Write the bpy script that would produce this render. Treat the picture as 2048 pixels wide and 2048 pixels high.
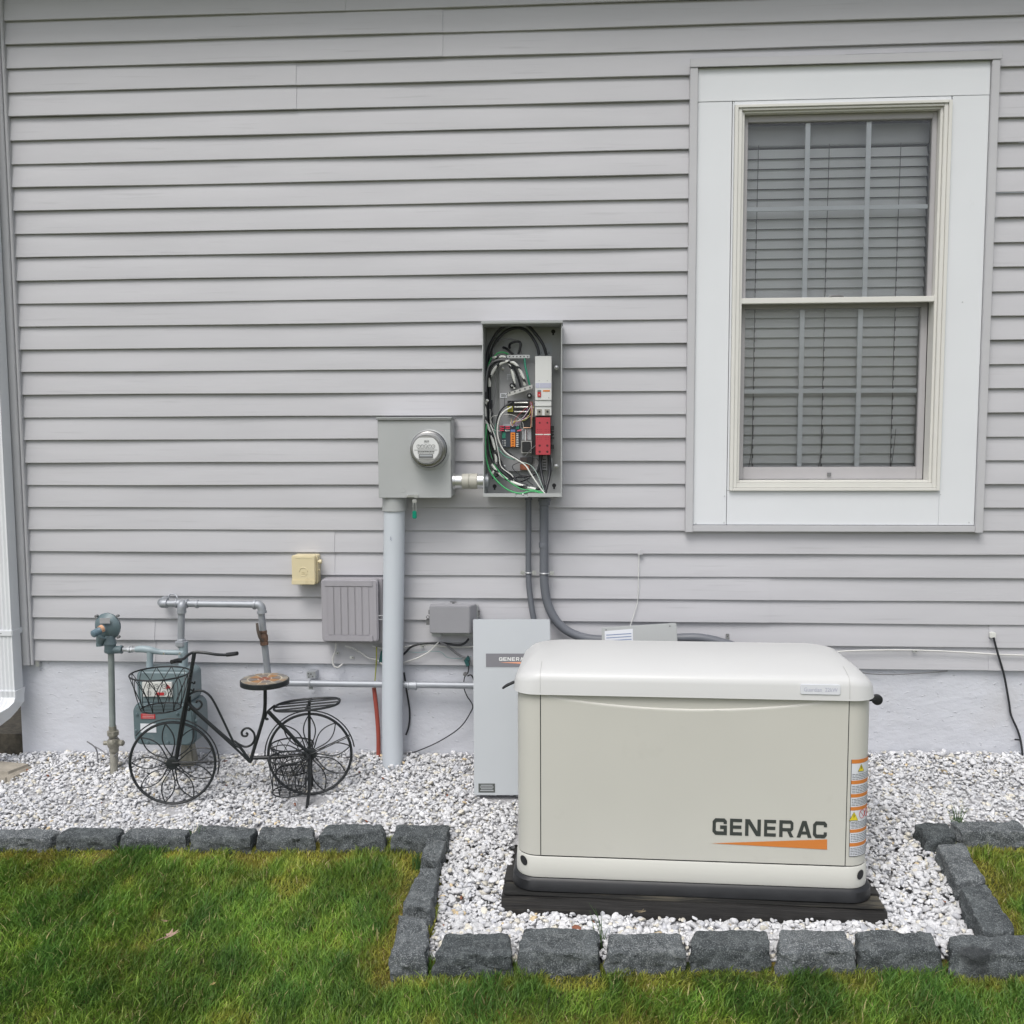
import bpy, bmesh, math, random
import numpy as np
from mathutils import Vector, Matrix, noise as mnoise
random.seed(7); rng = np.random.default_rng(7)
S = bpy.context.scene
for o in list(bpy.data.objects): bpy.data.objects.remove(o, do_unlink=True)
COL = S.collection

# ------------------------------------------------------------------ camera
F, PITCH, YAW, ROLL, DIST, CZ = 1950.0, 0.0866694, -0.0619249, -0.00447887, 4.287197, 1.064045
fw = Vector((math.sin(YAW)*math.cos(PITCH), math.cos(YAW)*math.cos(PITCH), -math.sin(PITCH)))
_r = Vector((math.cos(YAW), -math.sin(YAW), 0)); _u = _r.cross(fw)
rt = _r*math.cos(ROLL) + _u*math.sin(ROLL); up = -_r*math.sin(ROLL) + _u*math.cos(ROLL)
CAMP = Vector((0, -DIST, CZ))
cd = bpy.data.cameras.new('camera'); cam = bpy.data.objects.new('camera', cd); COL.objects.link(cam)
cd.sensor_width = 36; cd.lens = 36*F/2048; cd.clip_end = 500; cd.clip_start = 0.05
cam.matrix_world = Matrix.Translation(CAMP) @ Matrix((rt, up, -fw)).transposed().to_4x4()
S.camera = cam
# ------------------------------------------------------------------ light: bright overcast
w = bpy.data.worlds.new('World'); S.world = w; w.use_nodes = True
nt = w.node_tree; nt.nodes.clear()
sky = nt.nodes.new('ShaderNodeTexSky'); sky.sky_type = 'NISHITA'; sky.sun_disc = False
SUN_EL, SUN_AZ = math.radians(58), math.radians(200)     # azimuth measured clockwise from +Y
sky.sun_elevation = SUN_EL; sky.sun_rotation = SUN_AZ
sky.air_density = 1.0; sky.dust_density = 4.0; sky.ozone_density = 1.0
hs = nt.nodes.new('ShaderNodeHueSaturation'); hs.inputs['Saturation'].default_value = 0.42
bg = nt.nodes.new('ShaderNodeBackground'); bg.inputs['Strength'].default_value = 0.15
out = nt.nodes.new('ShaderNodeOutputWorld')
nt.links.new(sky.outputs[0], hs.inputs['Color']); nt.links.new(hs.outputs[0], bg.inputs[0]); nt.links.new(bg.outputs[0], out.inputs[0])
sd = bpy.data.lights.new('sun', 'SUN'); sd.energy = 1.0; sd.angle = math.radians(40); sd.color = (1, 0.985, 0.96)
sd.energy = 1.3; sd.angle = math.radians(28)
so = bpy.data.objects.new('sun', sd); COL.objects.link(so)
sdir = Vector((math.sin(SUN_AZ)*math.cos(SUN_EL), math.cos(SUN_AZ)*math.cos(SUN_EL), math.sin(SUN_EL)))
so.rotation_euler = sdir.to_track_quat('Z', 'Y').to_euler(); so.location = (0, -6, 8)
S.view_settings.view_transform = 'Standard'; S.view_settings.look = 'None'
S.view_settings.exposure = 0.19; S.view_settings.gamma = 1.0

# ------------------------------------------------------------------ helpers
def ray(px, py): return fw + rt*((px-1024)/F) - up*((py-1024)/F)
def P(px, py, Y=0.0):
    d = ray(px, py); t = (Y-CAMP.y)/d.y; return CAMP + d*t
def gz(x, y):
    yy = np.where(np.asarray(y) > -1.9, y, -1.9 + (np.asarray(y)+1.9)*0.25)
    return -0.403 + 0.0168*np.clip(x, -4, 4) + 0.17*np.minimum(yy, 0.0)
def G(px, py, dz=0.0):
    d = ray(px, py); k0, kx, ky = -0.403, 0.0168, 0.17
    t = (k0+kx*CAMP.x+ky*CAMP.y+dz-CAMP.z)/(d.z-kx*d.x-ky*d.y); return CAMP + d*t

MATS = {}
def M(name, col, rough=0.5, metal=0.0, var=0.0, vs=8.0, bump=0.0, bs=200.0, spec=0.5, stretch=None, dirt=None, ds=3.0, dth=(0.55, 0.75)):
    if name in MATS: return MATS[name]
    m = bpy.data.materials.new(name); m.use_nodes = True; MATS[name] = m
    n = m.node_tree; b = n.nodes['Principled BSDF']
    b.inputs['Base Color'].default_value = (*col, 1); b.inputs['Roughness'].default_value = rough
    b.inputs['Metallic'].default_value = metal; b.inputs['Specular IOR Level'].default_value = spec
    tc = n.nodes.new('ShaderNodeTexCoord'); mp = n.nodes.new('ShaderNodeMapping')
    n.links.new(tc.outputs['Object'], mp.inputs[0])
    if stretch: mp.inputs['Scale'].default_value = stretch
    cur = None
    if var > 0:
        t = n.nodes.new('ShaderNodeTexNoise'); t.inputs['Scale'].default_value = vs; t.inputs['Detail'].default_value = 6
        n.links.new(mp.outputs[0], t.inputs['Vector'])
        r = n.nodes.new('ShaderNodeMapRange'); r.inputs[1].default_value = .3; r.inputs[2].default_value = .7
        r.inputs[3].default_value = 1-var; r.inputs[4].default_value = 1+var
        n.links.new(t.outputs['Fac'], r.inputs[0])
        x = n.nodes.new('ShaderNodeVectorMath'); x.operation = 'SCALE'; x.inputs[0].default_value = col
        n.links.new(r.outputs[0], x.inputs['Scale']); cur = x.outputs[0]
        r2 = n.nodes.new('ShaderNodeMapRange'); r2.inputs[3].default_value = max(0, rough-.1); r2.inputs[4].default_value = min(1, rough+.1)
        n.links.new(t.outputs['Fac'], r2.inputs[0]); n.links.new(r2.outputs[0], b.inputs['Roughness'])
    if dirt:
        t = n.nodes.new('ShaderNodeTexNoise'); t.inputs['Scale'].default_value = ds; t.inputs['Detail'].default_value = 8
        t.inputs['Roughness'].default_value = .65; n.links.new(mp.outputs[0], t.inputs['Vector'])
        r = n.nodes.new('ShaderNodeMapRange'); r.inputs[1].default_value = dth[0]; r.inputs[2].default_value = dth[1]
        n.links.new(t.outputs['Fac'], r.inputs[0])
        x = n.nodes.new('ShaderNodeMix'); x.data_type = 'RGBA'; x.inputs[6].default_value = (*col, 1); x.inputs[7].default_value = (*dirt, 1)
        if cur: n.links.new(cur, x.inputs[6])
        n.links.new(r.outputs[0], x.inputs[0]); cur = x.outputs[2]
    if cur: n.links.new(cur, b.inputs['Base Color'])
    if bump > 0:
        t = n.nodes.new('ShaderNodeTexNoise'); t.inputs['Scale'].default_value = bs; t.inputs['Detail'].default_value = 5
        n.links.new(mp.outputs[0], t.inputs['Vector'])
        bp = n.nodes.new('ShaderNodeBump'); bp.inputs['Strength'].default_value = bump; bp.inputs['Distance'].default_value = .002
        n.links.new(t.outputs['Fac'], bp.inputs['Height']); n.links.new(bp.outputs[0], b.inputs['Normal'])
    return m

ROOT = {}
class MB:
    def __init__(s): s.v = []; s.f = []; s.m = []; s.mi = 0
    def add(s, vs, fs, mis=None):
        o = len(s.v); s.v += [tuple(a) for a in vs]; s.f += [tuple(i+o for i in f) for f in fs]
        s.m += mis if mis else [s.mi]*len(fs); return s
    def box(s, x0, x1, y0, y1, z0, z1):
        return s.add([(x0,y0,z0),(x1,y0,z0),(x1,y1,z0),(x0,y1,z0),(x0,y0,z1),(x1,y0,z1),(x1,y1,z1),(x0,y1,z1)],
            [(0,3,2,1),(4,5,6,7),(0,1,5,4),(1,2,6,5),(2,3,7,6),(3,0,4,7)])
    def hexa(s, c):  # 8 corners: bottom 4 then top 4 (front-left, front-right, back-right, back-left)
        return s.add(c, [(0,3,2,1),(4,5,6,7),(0,1,5,4),(1,2,6,5),(2,3,7,6),(3,0,4,7)])
    def prism(s, poly, y0, y1):  # poly in (x,z), counter-clockwise seen from the front (-Y)
        n = len(poly); vs = [(x, y0, z) for x, z in poly] + [(x, y1, z) for x, z in poly]
        fs = [tuple(range(n)), tuple(reversed(range(n, 2*n)))] + [((i+1) % n, i, n+i, n+(i+1) % n) for i in range(n)]
        return s.add(vs, fs)
    def tube(s, pts, r, seg=10, closed=False, res=6, caps=True, stripe=None, smooth=True, flat=1.0):
        pts = [Vector(p) for p in pts]
        rs = r if isinstance(r, (list, tuple)) else [r]*len(pts)
        if smooth and len(pts) > 2:
            n = len(pts); Q = []; RR = []
            rngi = range(n) if closed else range(n-1)
            for i in rngi:
                a, b, c, d = (pts[(i-1) % n], pts[i], pts[(i+1) % n], pts[(i+2) % n]) if closed else (pts[max(i-1,0)], pts[i], pts[i+1], pts[min(i+2,n-1)])
                for k in range(res):
                    t = k/res
                    Q.append(0.5*((2*b)+(c-a)*t+(2*a-5*b+4*c-d)*t*t+(3*b-a-3*c+d)*t**3)); RR.append(rs[i]*(1-t)+rs[(i+1) % n]*t)
            if not closed: Q.append(pts[-1]); RR.append(rs[-1])
            pts, rs = Q, RR
        n = len(pts); vs = []; prev = None
        for i in range(n):
            t = (pts[(i+1) % n]-pts[i-1]) if closed else (pts[min(i+1,n-1)]-pts[max(i-1,0)])
            if t.length < 1e-9: t = Vector((0,0,1))
            t.normalize()
            if prev is None:
                a = Vector((0,1,0)) if abs(t.y) < .9 else Vector((1,0,0)); prev = (a-t*a.dot(t)).normalized()
            else:
                q = prev-t*prev.dot(t); prev = q.normalized() if q.length > 1e-6 else prev
            b = t.cross(prev)
            for k in range(seg):
                an = 2*math.pi*k/seg; vs.append(pts[i]+(prev*math.cos(an)*flat+b*math.sin(an))*rs[i])
        fs = []; mi = []
        for i in range(n if closed else n-1):
            for k in range(seg):
                fs.append((i*seg+k, i*seg+(k+1) % seg, ((i+1) % n)*seg+(k+1) % seg, ((i+1) % n)*seg+k))
                mi.append((1 if ((i*1.0+k*stripe[1]/seg*1.0) % stripe[0]) < stripe[0]*stripe[2] else 0) if stripe else s.mi)
        if caps and not closed:
            fs.append(tuple(reversed(range(seg)))); fs.append(tuple(range((n-1)*seg, n*seg))); mi += [0 if stripe else s.mi]*2
        return s.add(vs, fs, mi)
    def lathe(s, c, axis, prof, seg=32, flatv=1.0):  # prof: (distance along axis, radius)
        c = Vector(c); ax = Vector(axis).normalized(); a = Vector((0,0,1)) if abs(ax.z) < .9 else Vector((1,0,0))
        u = (a-ax*a.dot(ax)).normalized(); v = ax.cross(u); vs = []
        for d, r in prof:
            for k in range(seg):
                an = 2*math.pi*k/seg; vs.append(c+ax*d+(u*math.cos(an)+v*math.sin(an))*max(r, 1e-5))
        n = len(prof); fs = [(i*seg+k, i*seg+(k+1) % seg, (i+1)*seg+(k+1) % seg, (i+1)*seg+k) for i in range(n-1) for k in range(seg)]
        fs.append(tuple(reversed(range(seg)))); fs.append(tuple(range((n-1)*seg, n*seg)))
        return s.add(vs, fs)
    def build(s, name, mat, parent=None, bevel=0.0, smooth=35, origin=None, bseg=2, label=None):
        if name in SPLIT and parent:
            ps = loose(s)
            if len(ps) > 1:
                for q in ps: o = q.build1(name, mat, parent, bevel, smooth, origin, bseg, label)
                return o
        return s.build1(name, mat, parent, bevel, smooth, origin, bseg, label)
    def build1(s, name, mat, parent=None, bevel=0.0, smooth=35, origin=None, bseg=2, label=None):
        me = bpy.data.meshes.new(name)
        org = Vector(origin) if origin is not None else (ROOT[parent.name] if parent else Vector(np.mean(np.array(s.v), axis=0)) if False else Vector((0,0,0)))
        if not parent and origin is None:
            a = np.array(s.v); org = Vector(((a[:,0].min()+a[:,0].max())/2, (a[:,1].min()+a[:,1].max())/2, a[:,2].min()))
        me.from_pydata([tuple(Vector(p)-org) for p in s.v], [], s.f)
        for mm in (mat if isinstance(mat, (list, tuple)) else [mat]): me.materials.append(mm)
        if isinstance(mat, (list, tuple)): me.polygons.foreach_set('material_index', s.m)
        bm = bmesh.new(); bm.from_mesh(me); bmesh.ops.recalc_face_normals(bm, faces=bm.faces)
        if bevel > 0:
            bmesh.ops.remove_doubles(bm, verts=bm.verts, dist=1e-6)
            es = [e for e in bm.edges if len(e.link_faces) == 2 and e.calc_face_angle() > math.radians(40)]
            bmesh.ops.bevel(bm, geom=es, offset=bevel, segments=bseg, affect='EDGES', clamp_overlap=True)
        bm.to_mesh(me); bm.free()
        if smooth:
            me.polygons.foreach_set('use_smooth', [True]*len(me.polygons)); me.set_sharp_from_angle(angle=math.radians(smooth))
        o = bpy.data.objects.new(name, me); COL.objects.link(o)
        if parent: o.parent = parent; ROOT[o.name] = ROOT[parent.name]
        else: o.location = org; ROOT[o.name] = org.copy()
        if label: o['label'] = label
        return o
def loose(m):
    par = list(range(len(m.v)))
    def fd(a):
        while par[a] != a: par[a] = par[par[a]]; a = par[a]
        return a
    for f in m.f:
        r0 = fd(f[0])
        for i in f[1:]: par[fd(i)] = r0
    groups = {}
    for f, mi in zip(m.f, m.m): groups.setdefault(fd(f[0]), []).append((f, mi))
    out = []
    for g in groups.values():
        ids = sorted({i for f, _ in g for i in f}); mp = {i: k for k, i in enumerate(ids)}
        q = MB(); q.v = [m.v[i] for i in ids]; q.f = [tuple(mp[i] for i in f) for f, _ in g]; q.m = [mi for _, mi in g]; out.append(q)
    return out
SPLIT = {'nail_head', 'locknut', 'plate_bolt', 'keyhole', 'lug_recess', 'terminal_screw', 'side_terminal', 'bar_screw', 'standoff', 'standoff_bolt', 'knockout_plug', 'spade_terminal', 'spade_sleeve', 'case_bolt', 'bar_bolt', 'hinge', 'swivel', 'knob', 'screw', 'clamp_hole', 'warning_triangle', 'prohibition_sign', 'header_bands', 'green_label', 'screw_notch', 'cable_guard', 'raised_band', 'grip', 'sleeve', 'printed_label', 'side_panel'}
def tag(o, label, cat, group=None):
    o['label'] = label; o['category'] = cat
    if group: o['group'] = group
    return o
def thing(name, loc, label, cat, group=None):
    o = bpy.data.objects.new(name, None); COL.objects.link(o); o.location = loc; o.empty_display_size = .05
    ROOT[o.name] = Vector(loc); return tag(o, label, cat, group)
def struct(o, kind='structure'): o['kind'] = kind; return o
def bx(*a): return MB().box(*a)
def text_mb(body, size, c, width=None, bold=0.0):
    """upright text facing -Y, centred on c"""
    cu = bpy.data.curves.new('t', 'FONT'); cu.body = body; cu.size = size; cu.align_x = 'CENTER'; cu.align_y = 'CENTER'; cu.offset = bold; cu.resolution_u = 2
    o = bpy.data.objects.new('t', cu); COL.objects.link(o)
    me = bpy.data.meshes.new_from_object(o.evaluated_get(bpy.context.evaluated_depsgraph_get())) if False else None
    bpy.context.view_layer.update(); me = bpy.data.meshes.new_from_object(o)
    vs = np.array([v.co[:] for v in me.vertices]).reshape(-1, 3); k = 1.0
    if width: k = width/max(1e-6, np.ptp(vs[:, 0]))
    m = MB(); m.add([(c[0]+v[0]*k, c[1], c[2]+v[1]) for v in vs], [tuple(p.vertices) for p in me.polygons])
    bpy.data.objects.remove(o); bpy.data.curves.remove(cu); return m
def ring_tube(m, c, r, rad, u=(1,0,0), v=(0,0,1), seg=40, ts=8, sx=1, sy=1):
    u = Vector(u); v = Vector(v)
    m.tube([Vector(c)+u*r*sx*math.cos(2*math.pi*i/seg)+v*r*sy*math.sin(2*math.pi*i/seg) for i in range(seg)], rad, ts, closed=True, smooth=False)
    return m

# ------------------------------------------------------------------ materials
def siding_mat():
    m = M('vinyl_siding', (.492, .492, .515), .48, var=.035, vs=2.2, stretch=(1, 1, 6), spec=.4)
    n = m.node_tree; b = n.nodes['Principled BSDF']
    tc = n.nodes.new('ShaderNodeTexCoord'); mp = n.nodes.new('ShaderNodeMapping'); mp.inputs['Scale'].default_value = (3, 3, 130)
    n.links.new(tc.outputs['Object'], mp.inputs[0])
    t = n.nodes.new('ShaderNodeTexNoise'); t.inputs['Scale'].default_value = 1.6; t.inputs['Detail'].default_value = 5; t.inputs['Distortion'].default_value = .4
    n.links.new(mp.outputs[0], t.inputs['Vector'])
    bp = n.nodes.new('ShaderNodeBump'); bp.inputs['Strength'].default_value = .22; bp.inputs['Distance'].default_value = .0015
    n.links.new(t.outputs['Fac'], bp.inputs['Height']); n.links.new(bp.outputs[0], b.inputs['Normal'])
    # weathering streaks
    mp2 = n.nodes.new('ShaderNodeMapping'); mp2.inputs['Scale'].default_value = (2.2, 2, 60); n.links.new(tc.outputs['Object'], mp2.inputs[0])
    t2 = n.nodes.new('ShaderNodeTexNoise'); t2.inputs['Scale'].default_value = 1.1; t2.inputs['Detail'].default_value = 7; n.links.new(mp2.outputs[0], t2.inputs['Vector'])
    r = n.nodes.new('ShaderNodeMapRange'); r.inputs[1].default_value = .60; r.inputs[2].default_value = .72; r.inputs[4].default_value = .5
    n.links.new(t2.outputs['Fac'], r.inputs[0])
    x = n.nodes.new('ShaderNodeMix'); x.data_type = 'RGBA'; x.inputs[7].default_value = (.37, .37, .385, 1)
    src = b.inputs['Base Color'].links[0].from_socket; n.links.new(src, x.inputs[6]); n.links.new(r.outputs[0], x.inputs[0]); n.links.new(x.outputs[2], b.inputs['Base Color'])
    return m
SID = siding_mat()
TRIMG = M('gray_vinyl_trim', (.48, .482, .50), .45, var=.03)
WHITE = M('white_aluminium_trim', (.68, .70, .725), .42, var=.02, vs=3, dirt=(.55, .56, .54), ds=5, dth=(.68, .9))
CREAM = M('cream_vinyl', (.66, .655, .62), .4, var=.02)
SASH = M('gray_sash', (.40, .39, .40), .5, var=.03)
FOUND = M('painted_parging', (.565, .58, .625), .7, var=.04, vs=2.5, dirt=(.50, .495, .50), ds=1.7, dth=(.55, .85))
def parge():
    n = FOUND.node_tree; b = n.nodes['Principled BSDF']; tc = n.nodes.new('ShaderNodeTexCoord'); mp = n.nodes.new('ShaderNodeMapping'); mp.inputs['Scale'].default_value = (1, 1, 1.6); n.links.new(tc.outputs['Object'], mp.inputs[0])
    a = n.nodes.new('ShaderNodeTexNoise'); a.inputs['Scale'].default_value = 9; a.inputs['Detail'].default_value = 7; a.inputs['Roughness'].default_value = .62
    p = n.nodes.new('ShaderNodeTexNoise'); p.inputs['Scale'].default_value = 42; p.inputs['Detail'].default_value = 2
    for t in (a, p): n.links.new(mp.outputs[0], t.inputs['Vector'])
    r = n.nodes.new('ShaderNodeMapRange'); r.inputs[1].default_value = .66; r.inputs[2].default_value = .72; r.inputs[4].default_value = .35; n.links.new(p.outputs['Fac'], r.inputs[0])
    ad = n.nodes.new('ShaderNodeMath'); n.links.new(a.outputs['Fac'], ad.inputs[0]); n.links.new(r.outputs[0], ad.inputs[1])
    bp = n.nodes.new('ShaderNodeBump'); bp.inputs['Strength'].default_value = .6; bp.inputs['Distance'].default_value = .012; n.links.new(ad.outputs[0], bp.inputs['Height']); n.links.new(bp.outputs[0], b.inputs['Normal'])
parge()
METG = M('gray_powder_coat', (.40, .415, .415), .4, var=.03, vs=5, spec=.45)
METL = M('light_gray_powder_coat', (.385, .41, .43), .38, var=.02, vs=4)
METD = M('dark_gray_metal', (.15, .152, .155), .5, var=.05)
METB = M('gray_plate', (.32, .325, .335), .45, var=.04, vs=12)
MASTP = M('pale_blue_pvc', (.56, .60, .645), .42, var=.04, vs=4, stretch=(1, 1, .3), dirt=(.40, .40, .33), ds=3, dth=(.62, .85))
PVC = M('gray_pvc', (.135, .145, .165), .45, var=.06, vs=10)
GALV = M('galvanized_steel', (.46, .48, .50), .38, metal=.55, var=.12, vs=30, bump=.1, bs=150)
SILV = M('silver_painted_pipe', (.34, .36, .39), .48, metal=.35, var=.08, vs=20, dirt=(.22, .2, .18), ds=30, dth=(.66, .8))
ZINC = M('zinc', (.62, .63, .63), .3, metal=.8, var=.08, vs=40)
TEAL = M('gray_green_enamel', (.115, .16, .175), .38, var=.1, vs=12, dirt=(.2, .22, .22), ds=25, dth=(.6, .8))
LTEAL = M('light_gray_green_enamel', (.27, .335, .36), .4, var=.08, vs=20)
BRONZE = M('weathered_bronze', (.26, .25, .21), .5, metal=.3, var=.25, vs=60, bump=.3, bs=200)
RUST = M('rusty_iron', (.13, .075, .05), .7, var=.5, vs=50, bump=.5, bs=200, dirt=(.12, .12, .12), ds=40)
BLACK = M('black_wrought_iron', (.016, .019, .021), .42, var=.3, vs=60, spec=.5)
BLKR = M('black_rubber', (.018, .019, .021), .55, var=.2)
BLKP = M('black_plastic', (.015, .016, .018), .45, var=.2, vs=15)
GENB = M('beige_steel_enamel', (.555, .55, .505), .40, var=.03, vs=1.6, spec=.45, dirt=(.46, .455, .415), ds=3.5, dth=(.60, .9))
GENL = M('pale_lid_enamel', (.585, .59, .585), .38, var=.012, vs=2, spec=.45)
ORANGE = M('orange_print', (.62, .21, .045), .5)
DARKP = M('charcoal_print', (.045, .052, .048), .5)
YEL = M('yellow_print', (.75, .62, .04), .5)
RED = M('red_print', (.45, .03, .035), .45)
PAPER = M('white_label', (.68, .70, .74), .5, var=.03)
WHT = M('white_plastic', (.62, .63, .62), .4)
PALEG = M('pale_gray_print', (.45, .46, .56), .5)
CREAMBOX = M('cream_plastic', (.66, .58, .38), .45, var=.04, dirt=(.5, .42, .26), ds=9)
MAUVE = M('mauve_gray_plastic', (.33, .32, .345), .5, var=.04, vs=18, stretch=(1, 1, .15), bump=.3, bs=70)
GREENW = M('green_insulation', (.06, .36, .13), .4)
TEALW = M('green_blue_insulation', (.03, .26, .16), .4)
WHW = M('white_insulation', (.66, .67, .64), .4)
BLW = M('black_insulation', (.02, .022, .026), .4)
GRW = M('gray_insulation', (.17, .17, .18), .45)
YGW = M('yellow_green_insulation', (.34, .36, .06), .45)
REDP = M('faded_red_conduit', (.33, .07, .05), .5, var=.15, vs=10)
REDPL = M('red_moulded_plastic', (.42, .05, .065), .45)
ORP = M('orange_plastic', (.75, .24, .03), .45)
GREENP = M('dark_green_plastic', (.02, .085, .085), .5)
GREENT = M('bright_green_plastic', (0, .22, .14), .3)
TERRA = M('brown_red_ceramic', (.28, .09, .045), .6)
CONC = M('tan_concrete', (.33, .30, .25), .9, var=.15, vs=20, bump=.6, bs=60)
SOIL = M('bedding_soil', (.10, .09, .075), .95, var=.3, vs=20, bump=.6, bs=60)
DARKROOM = M('dim_room', (.09, .09, .095), .9)
BLIND = M('blind_slat', (.74, .755, .76), .5, var=.03)
CORD = M('blind_cord', (.16, .16, .17), .7)
GRID = M('pale_muntin', (.80, .83, .87), .45)
def wood_mat():
    m = M('weathered_black_timber', (.022, .021, .02), .6, var=.4, vs=6, stretch=(1, 8, 40), bump=.9, bs=8, dirt=(.06, .055, .045), ds=2.2, dth=(.6, .78)); return m
WOOD = wood_mat()
def glass_mat():
    m = bpy.data.materials.new('window_glass'); m.use_nodes = True; n = m.node_tree; n.nodes.clear()
    o = n.nodes.new('ShaderNodeOutputMaterial'); mx = n.nodes.new('ShaderNodeMixShader'); t = n.nodes.new('ShaderNodeBsdfTransparent'); g = n.nodes.new('ShaderNodeBsdfGlossy')
    t.inputs[0].default_value = (.985, .99, .99, 1); g.inputs['Roughness'].default_value = .03
    fr = n.nodes.new('ShaderNodeFresnel'); fr.inputs[0].default_value = 1.5
    n.links.new(fr.outputs[0], mx.inputs[0]); n.links.new(t.outputs[0], mx.inputs[1]); n.links.new(g.outputs[0], mx.inputs[2]); n.links.new(mx.outputs[0], o.inputs[0]); return m
GLASS = glass_mat()

# ------------------------------------------------------------------ house wall
E4 = 0.1016; XL, XR = -2.51, 4.2; NC = 32
zb_win = P(1373, 1064)[2]; zt_win = P(1376, 132)[2]
WX0, WX1 = 0.492, 1.753; WZ0, WZ1 = 0.605, 2.583
house = thing('house', (0, 0, -.5), 'gray vinyl-sided house wall on a painted foundation, behind all the equipment', 'house')
def siding():
    m = MB(); seams = {}
    def sx(px, py): return P(px, py)[0]
    for k, px, py in [(24, 592, 180), (26, 885, 70), (28, 691, 10), (4, 669, 1110), (0, 309, 1262), (2, 1540, 1200), (0, 1978, 1300), (8, -200, 900), (14, 2300, 700)]:
        seams.setdefault(k, []).append(sx(px, py))
    prof = [(.0150, 0.0), (.0015, -.0010), (0.0, .0006), (0.0, .005), (.0140, E4)]
    for k in range(NC):
        cuts = sorted(seams.get(k-k % 2, [])); xs = [XL+.03]+cuts+[XR]
        for j in range(len(xs)-1):
            a, b = xs[j], xs[j+1]; off = -.0028 if (j % 2 == 0 and cuts) else 0.0
            segs = [(a, b)]
            if WX0-.02 < b and WX1+.02 > a:   # leave the window opening free
                z0 = k*E4; z1 = z0+E4
                if z1 > WZ0+.01 and z0 < WZ1-.01:
                    segs = [(a, WX0+.01), (WX1-.01, b)]
                    if z1 > WZ1:
                        t = (WZ1-z0)/E4; yv = .014*t; m.add([(WX0+.0, yv, WZ1-.01), (WX1, yv, WZ1-.01), (WX1, .014, z1), (WX0, .014, z1)], [(0,1,2,3)])
            for (p, q) in segs:
                if q-p < .01: continue
                n = max(2, int((q-p)/.12)); vs = []
                for i in range(n+1):
                    x = p+(q-p)*i/n
                    wv = .0018*math.sin(x*2.1+k*1.7)+.0012*math.sin(x*5.3+k*4.1)
                    wz = .0010*math.sin(x*1.3+k*.9)+.0007*math.sin(x*3.7+k*2.3)
                    for (y, dz) in prof: vs.append((x, y+off+(wv if dz < .01 else wv*.3), k*E4+dz+(wz if dz < .05 else 0)))
                L = len(prof); fs = [(i*L+c, (i+1)*L+c, (i+1)*L+c+1, i*L+c+1) for i in range(n) for c in range(L-1)]
                fs += [tuple(range(L)), tuple(reversed(range(n*L, n*L+L)))]
                m.add(vs, fs)
    m.add([(XL, .05, .02), (WX0-.0, .05, .02), (WX0-.0, .05, 3.1), (XL, .05, 3.1)], [(0, 1, 2, 3)])
    return m.build('wall_siding', SID, house, smooth=25)
siding()
FXL = P(43, 1450, .018)[0]
m = MB(); m.add([(XL+.005, .018, -1.2), (XR, .018, -1.2), (XR, .018, .03), (XL+.005, .018, .03)], [(0,1,2,3)]); m.box(FXL, XR, .02, .25, -1.2, .03)
m.v = m.v[4:]; m.f = [tuple(i-4 for i in f) for f in m.f[1:]]; m.m = m.m[1:]
m.build('foundation', FOUND, house)
# side wall, roof and eave
m = MB(); m.box(XL, XL+.02, .03, 7, 0, 3.1); m.box(XR-.02, XR, .06, 7, 0, 3.1); m.box(XL, XR, 6.98, 7.0, -.6, 3.1); m.box(FXL+.004, FXL+.04, .26, 7, -1.2, 0)
m.build('side_wall', SID, house)
EZ = 3.12
m = MB(); m.box(XL-.3, XR+.3, -.27, .012, EZ, EZ+.02); m.build('soffit', WHITE, house)
m = MB(); m.box(XL-.3, XR+.3, -.30, -.27, EZ-.02, EZ+.2); m.build('fascia', WHITE, house)
m = MB(); m.hexa([(XL-.3,-.39,EZ+.2),(XR+.3,-.39,EZ+.2),(XR+.3,3.6,EZ+1.9),(XL-.3,3.6,EZ+1.9),(XL-.3,-.39,EZ+.24),(XR+.3,-.39,EZ+.24),(XR+.3,3.6,EZ+1.94),(XL-.3,3.6,EZ+1.94)])
m.hexa([(XL-.3,3.6,EZ+1.9),(XR+.3,3.6,EZ+1.9),(XR+.3,7.5,EZ+.2),(XL-.3,7.5,EZ+.2),(XL-.3,3.6,EZ+1.94),(XR+.3,3.6,EZ+1.94),(XR+.3,7.5,EZ+.24),(XL-.3,7.5,EZ+.24)])
m.build('roof', M('dark_shingles', (.06, .06, .062), .9, var=.3, vs=30), house)
# outside corner post
m = MB()
m.box(XL-.075, XL+.016, -.022, .03, -.02, EZ-.001)
m.box(XL-.075, XL-.045, -.024, .11, -.02, EZ-.001)
m.box(XL+.0165, XL+.030, -.014, .03, -.02, EZ-.001)
m.build('corner_post', TRIMG, house, bevel=.0025)
m = MB(); m.box(XL+.035, XL+.052, -.004, .012, -.028, -.003); m.build('starter_clip', ZINC, house)

# window: a part of the house with its own pieces
win = MB(); CW = .032
win.box(WX0, WX0+CW, -.026, .03, WZ0, WZ1); win.box(WX1-CW, WX1, -.026, .03, WZ0, WZ1)
win.box(WX0+CW+.0005, WX1-CW-.0005, -.024, .03, WZ0+.003, WZ0+.03); win.box(WX0+CW+.0005, WX1-CW-.0005, -.024, .03, WZ1-.02, WZ1)
win.box(WX0-.003, WX1+.006, -.030, -.0265, WZ1-.024, WZ1+.012)
window = win.build('window', TRIMG, house, bevel=.002, label='double-hung window with wide white casing and closed blinds')
fx0, fx1 = P(1463, 600)[0], P(1888, 600)[0]; fz0, fz1 = P(1660, 981)[2], P(1684, 208)[2]
cx0, cx1, cz0, cz1 = WX0+CW+.0015, WX1-CW-.0015, WZ0+.032, WZ1-.022
hz = P(1400, 206)[2]; sb = P(1455, 990)[2]
m = MB(); y0, y1 = -.012, .04
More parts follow.
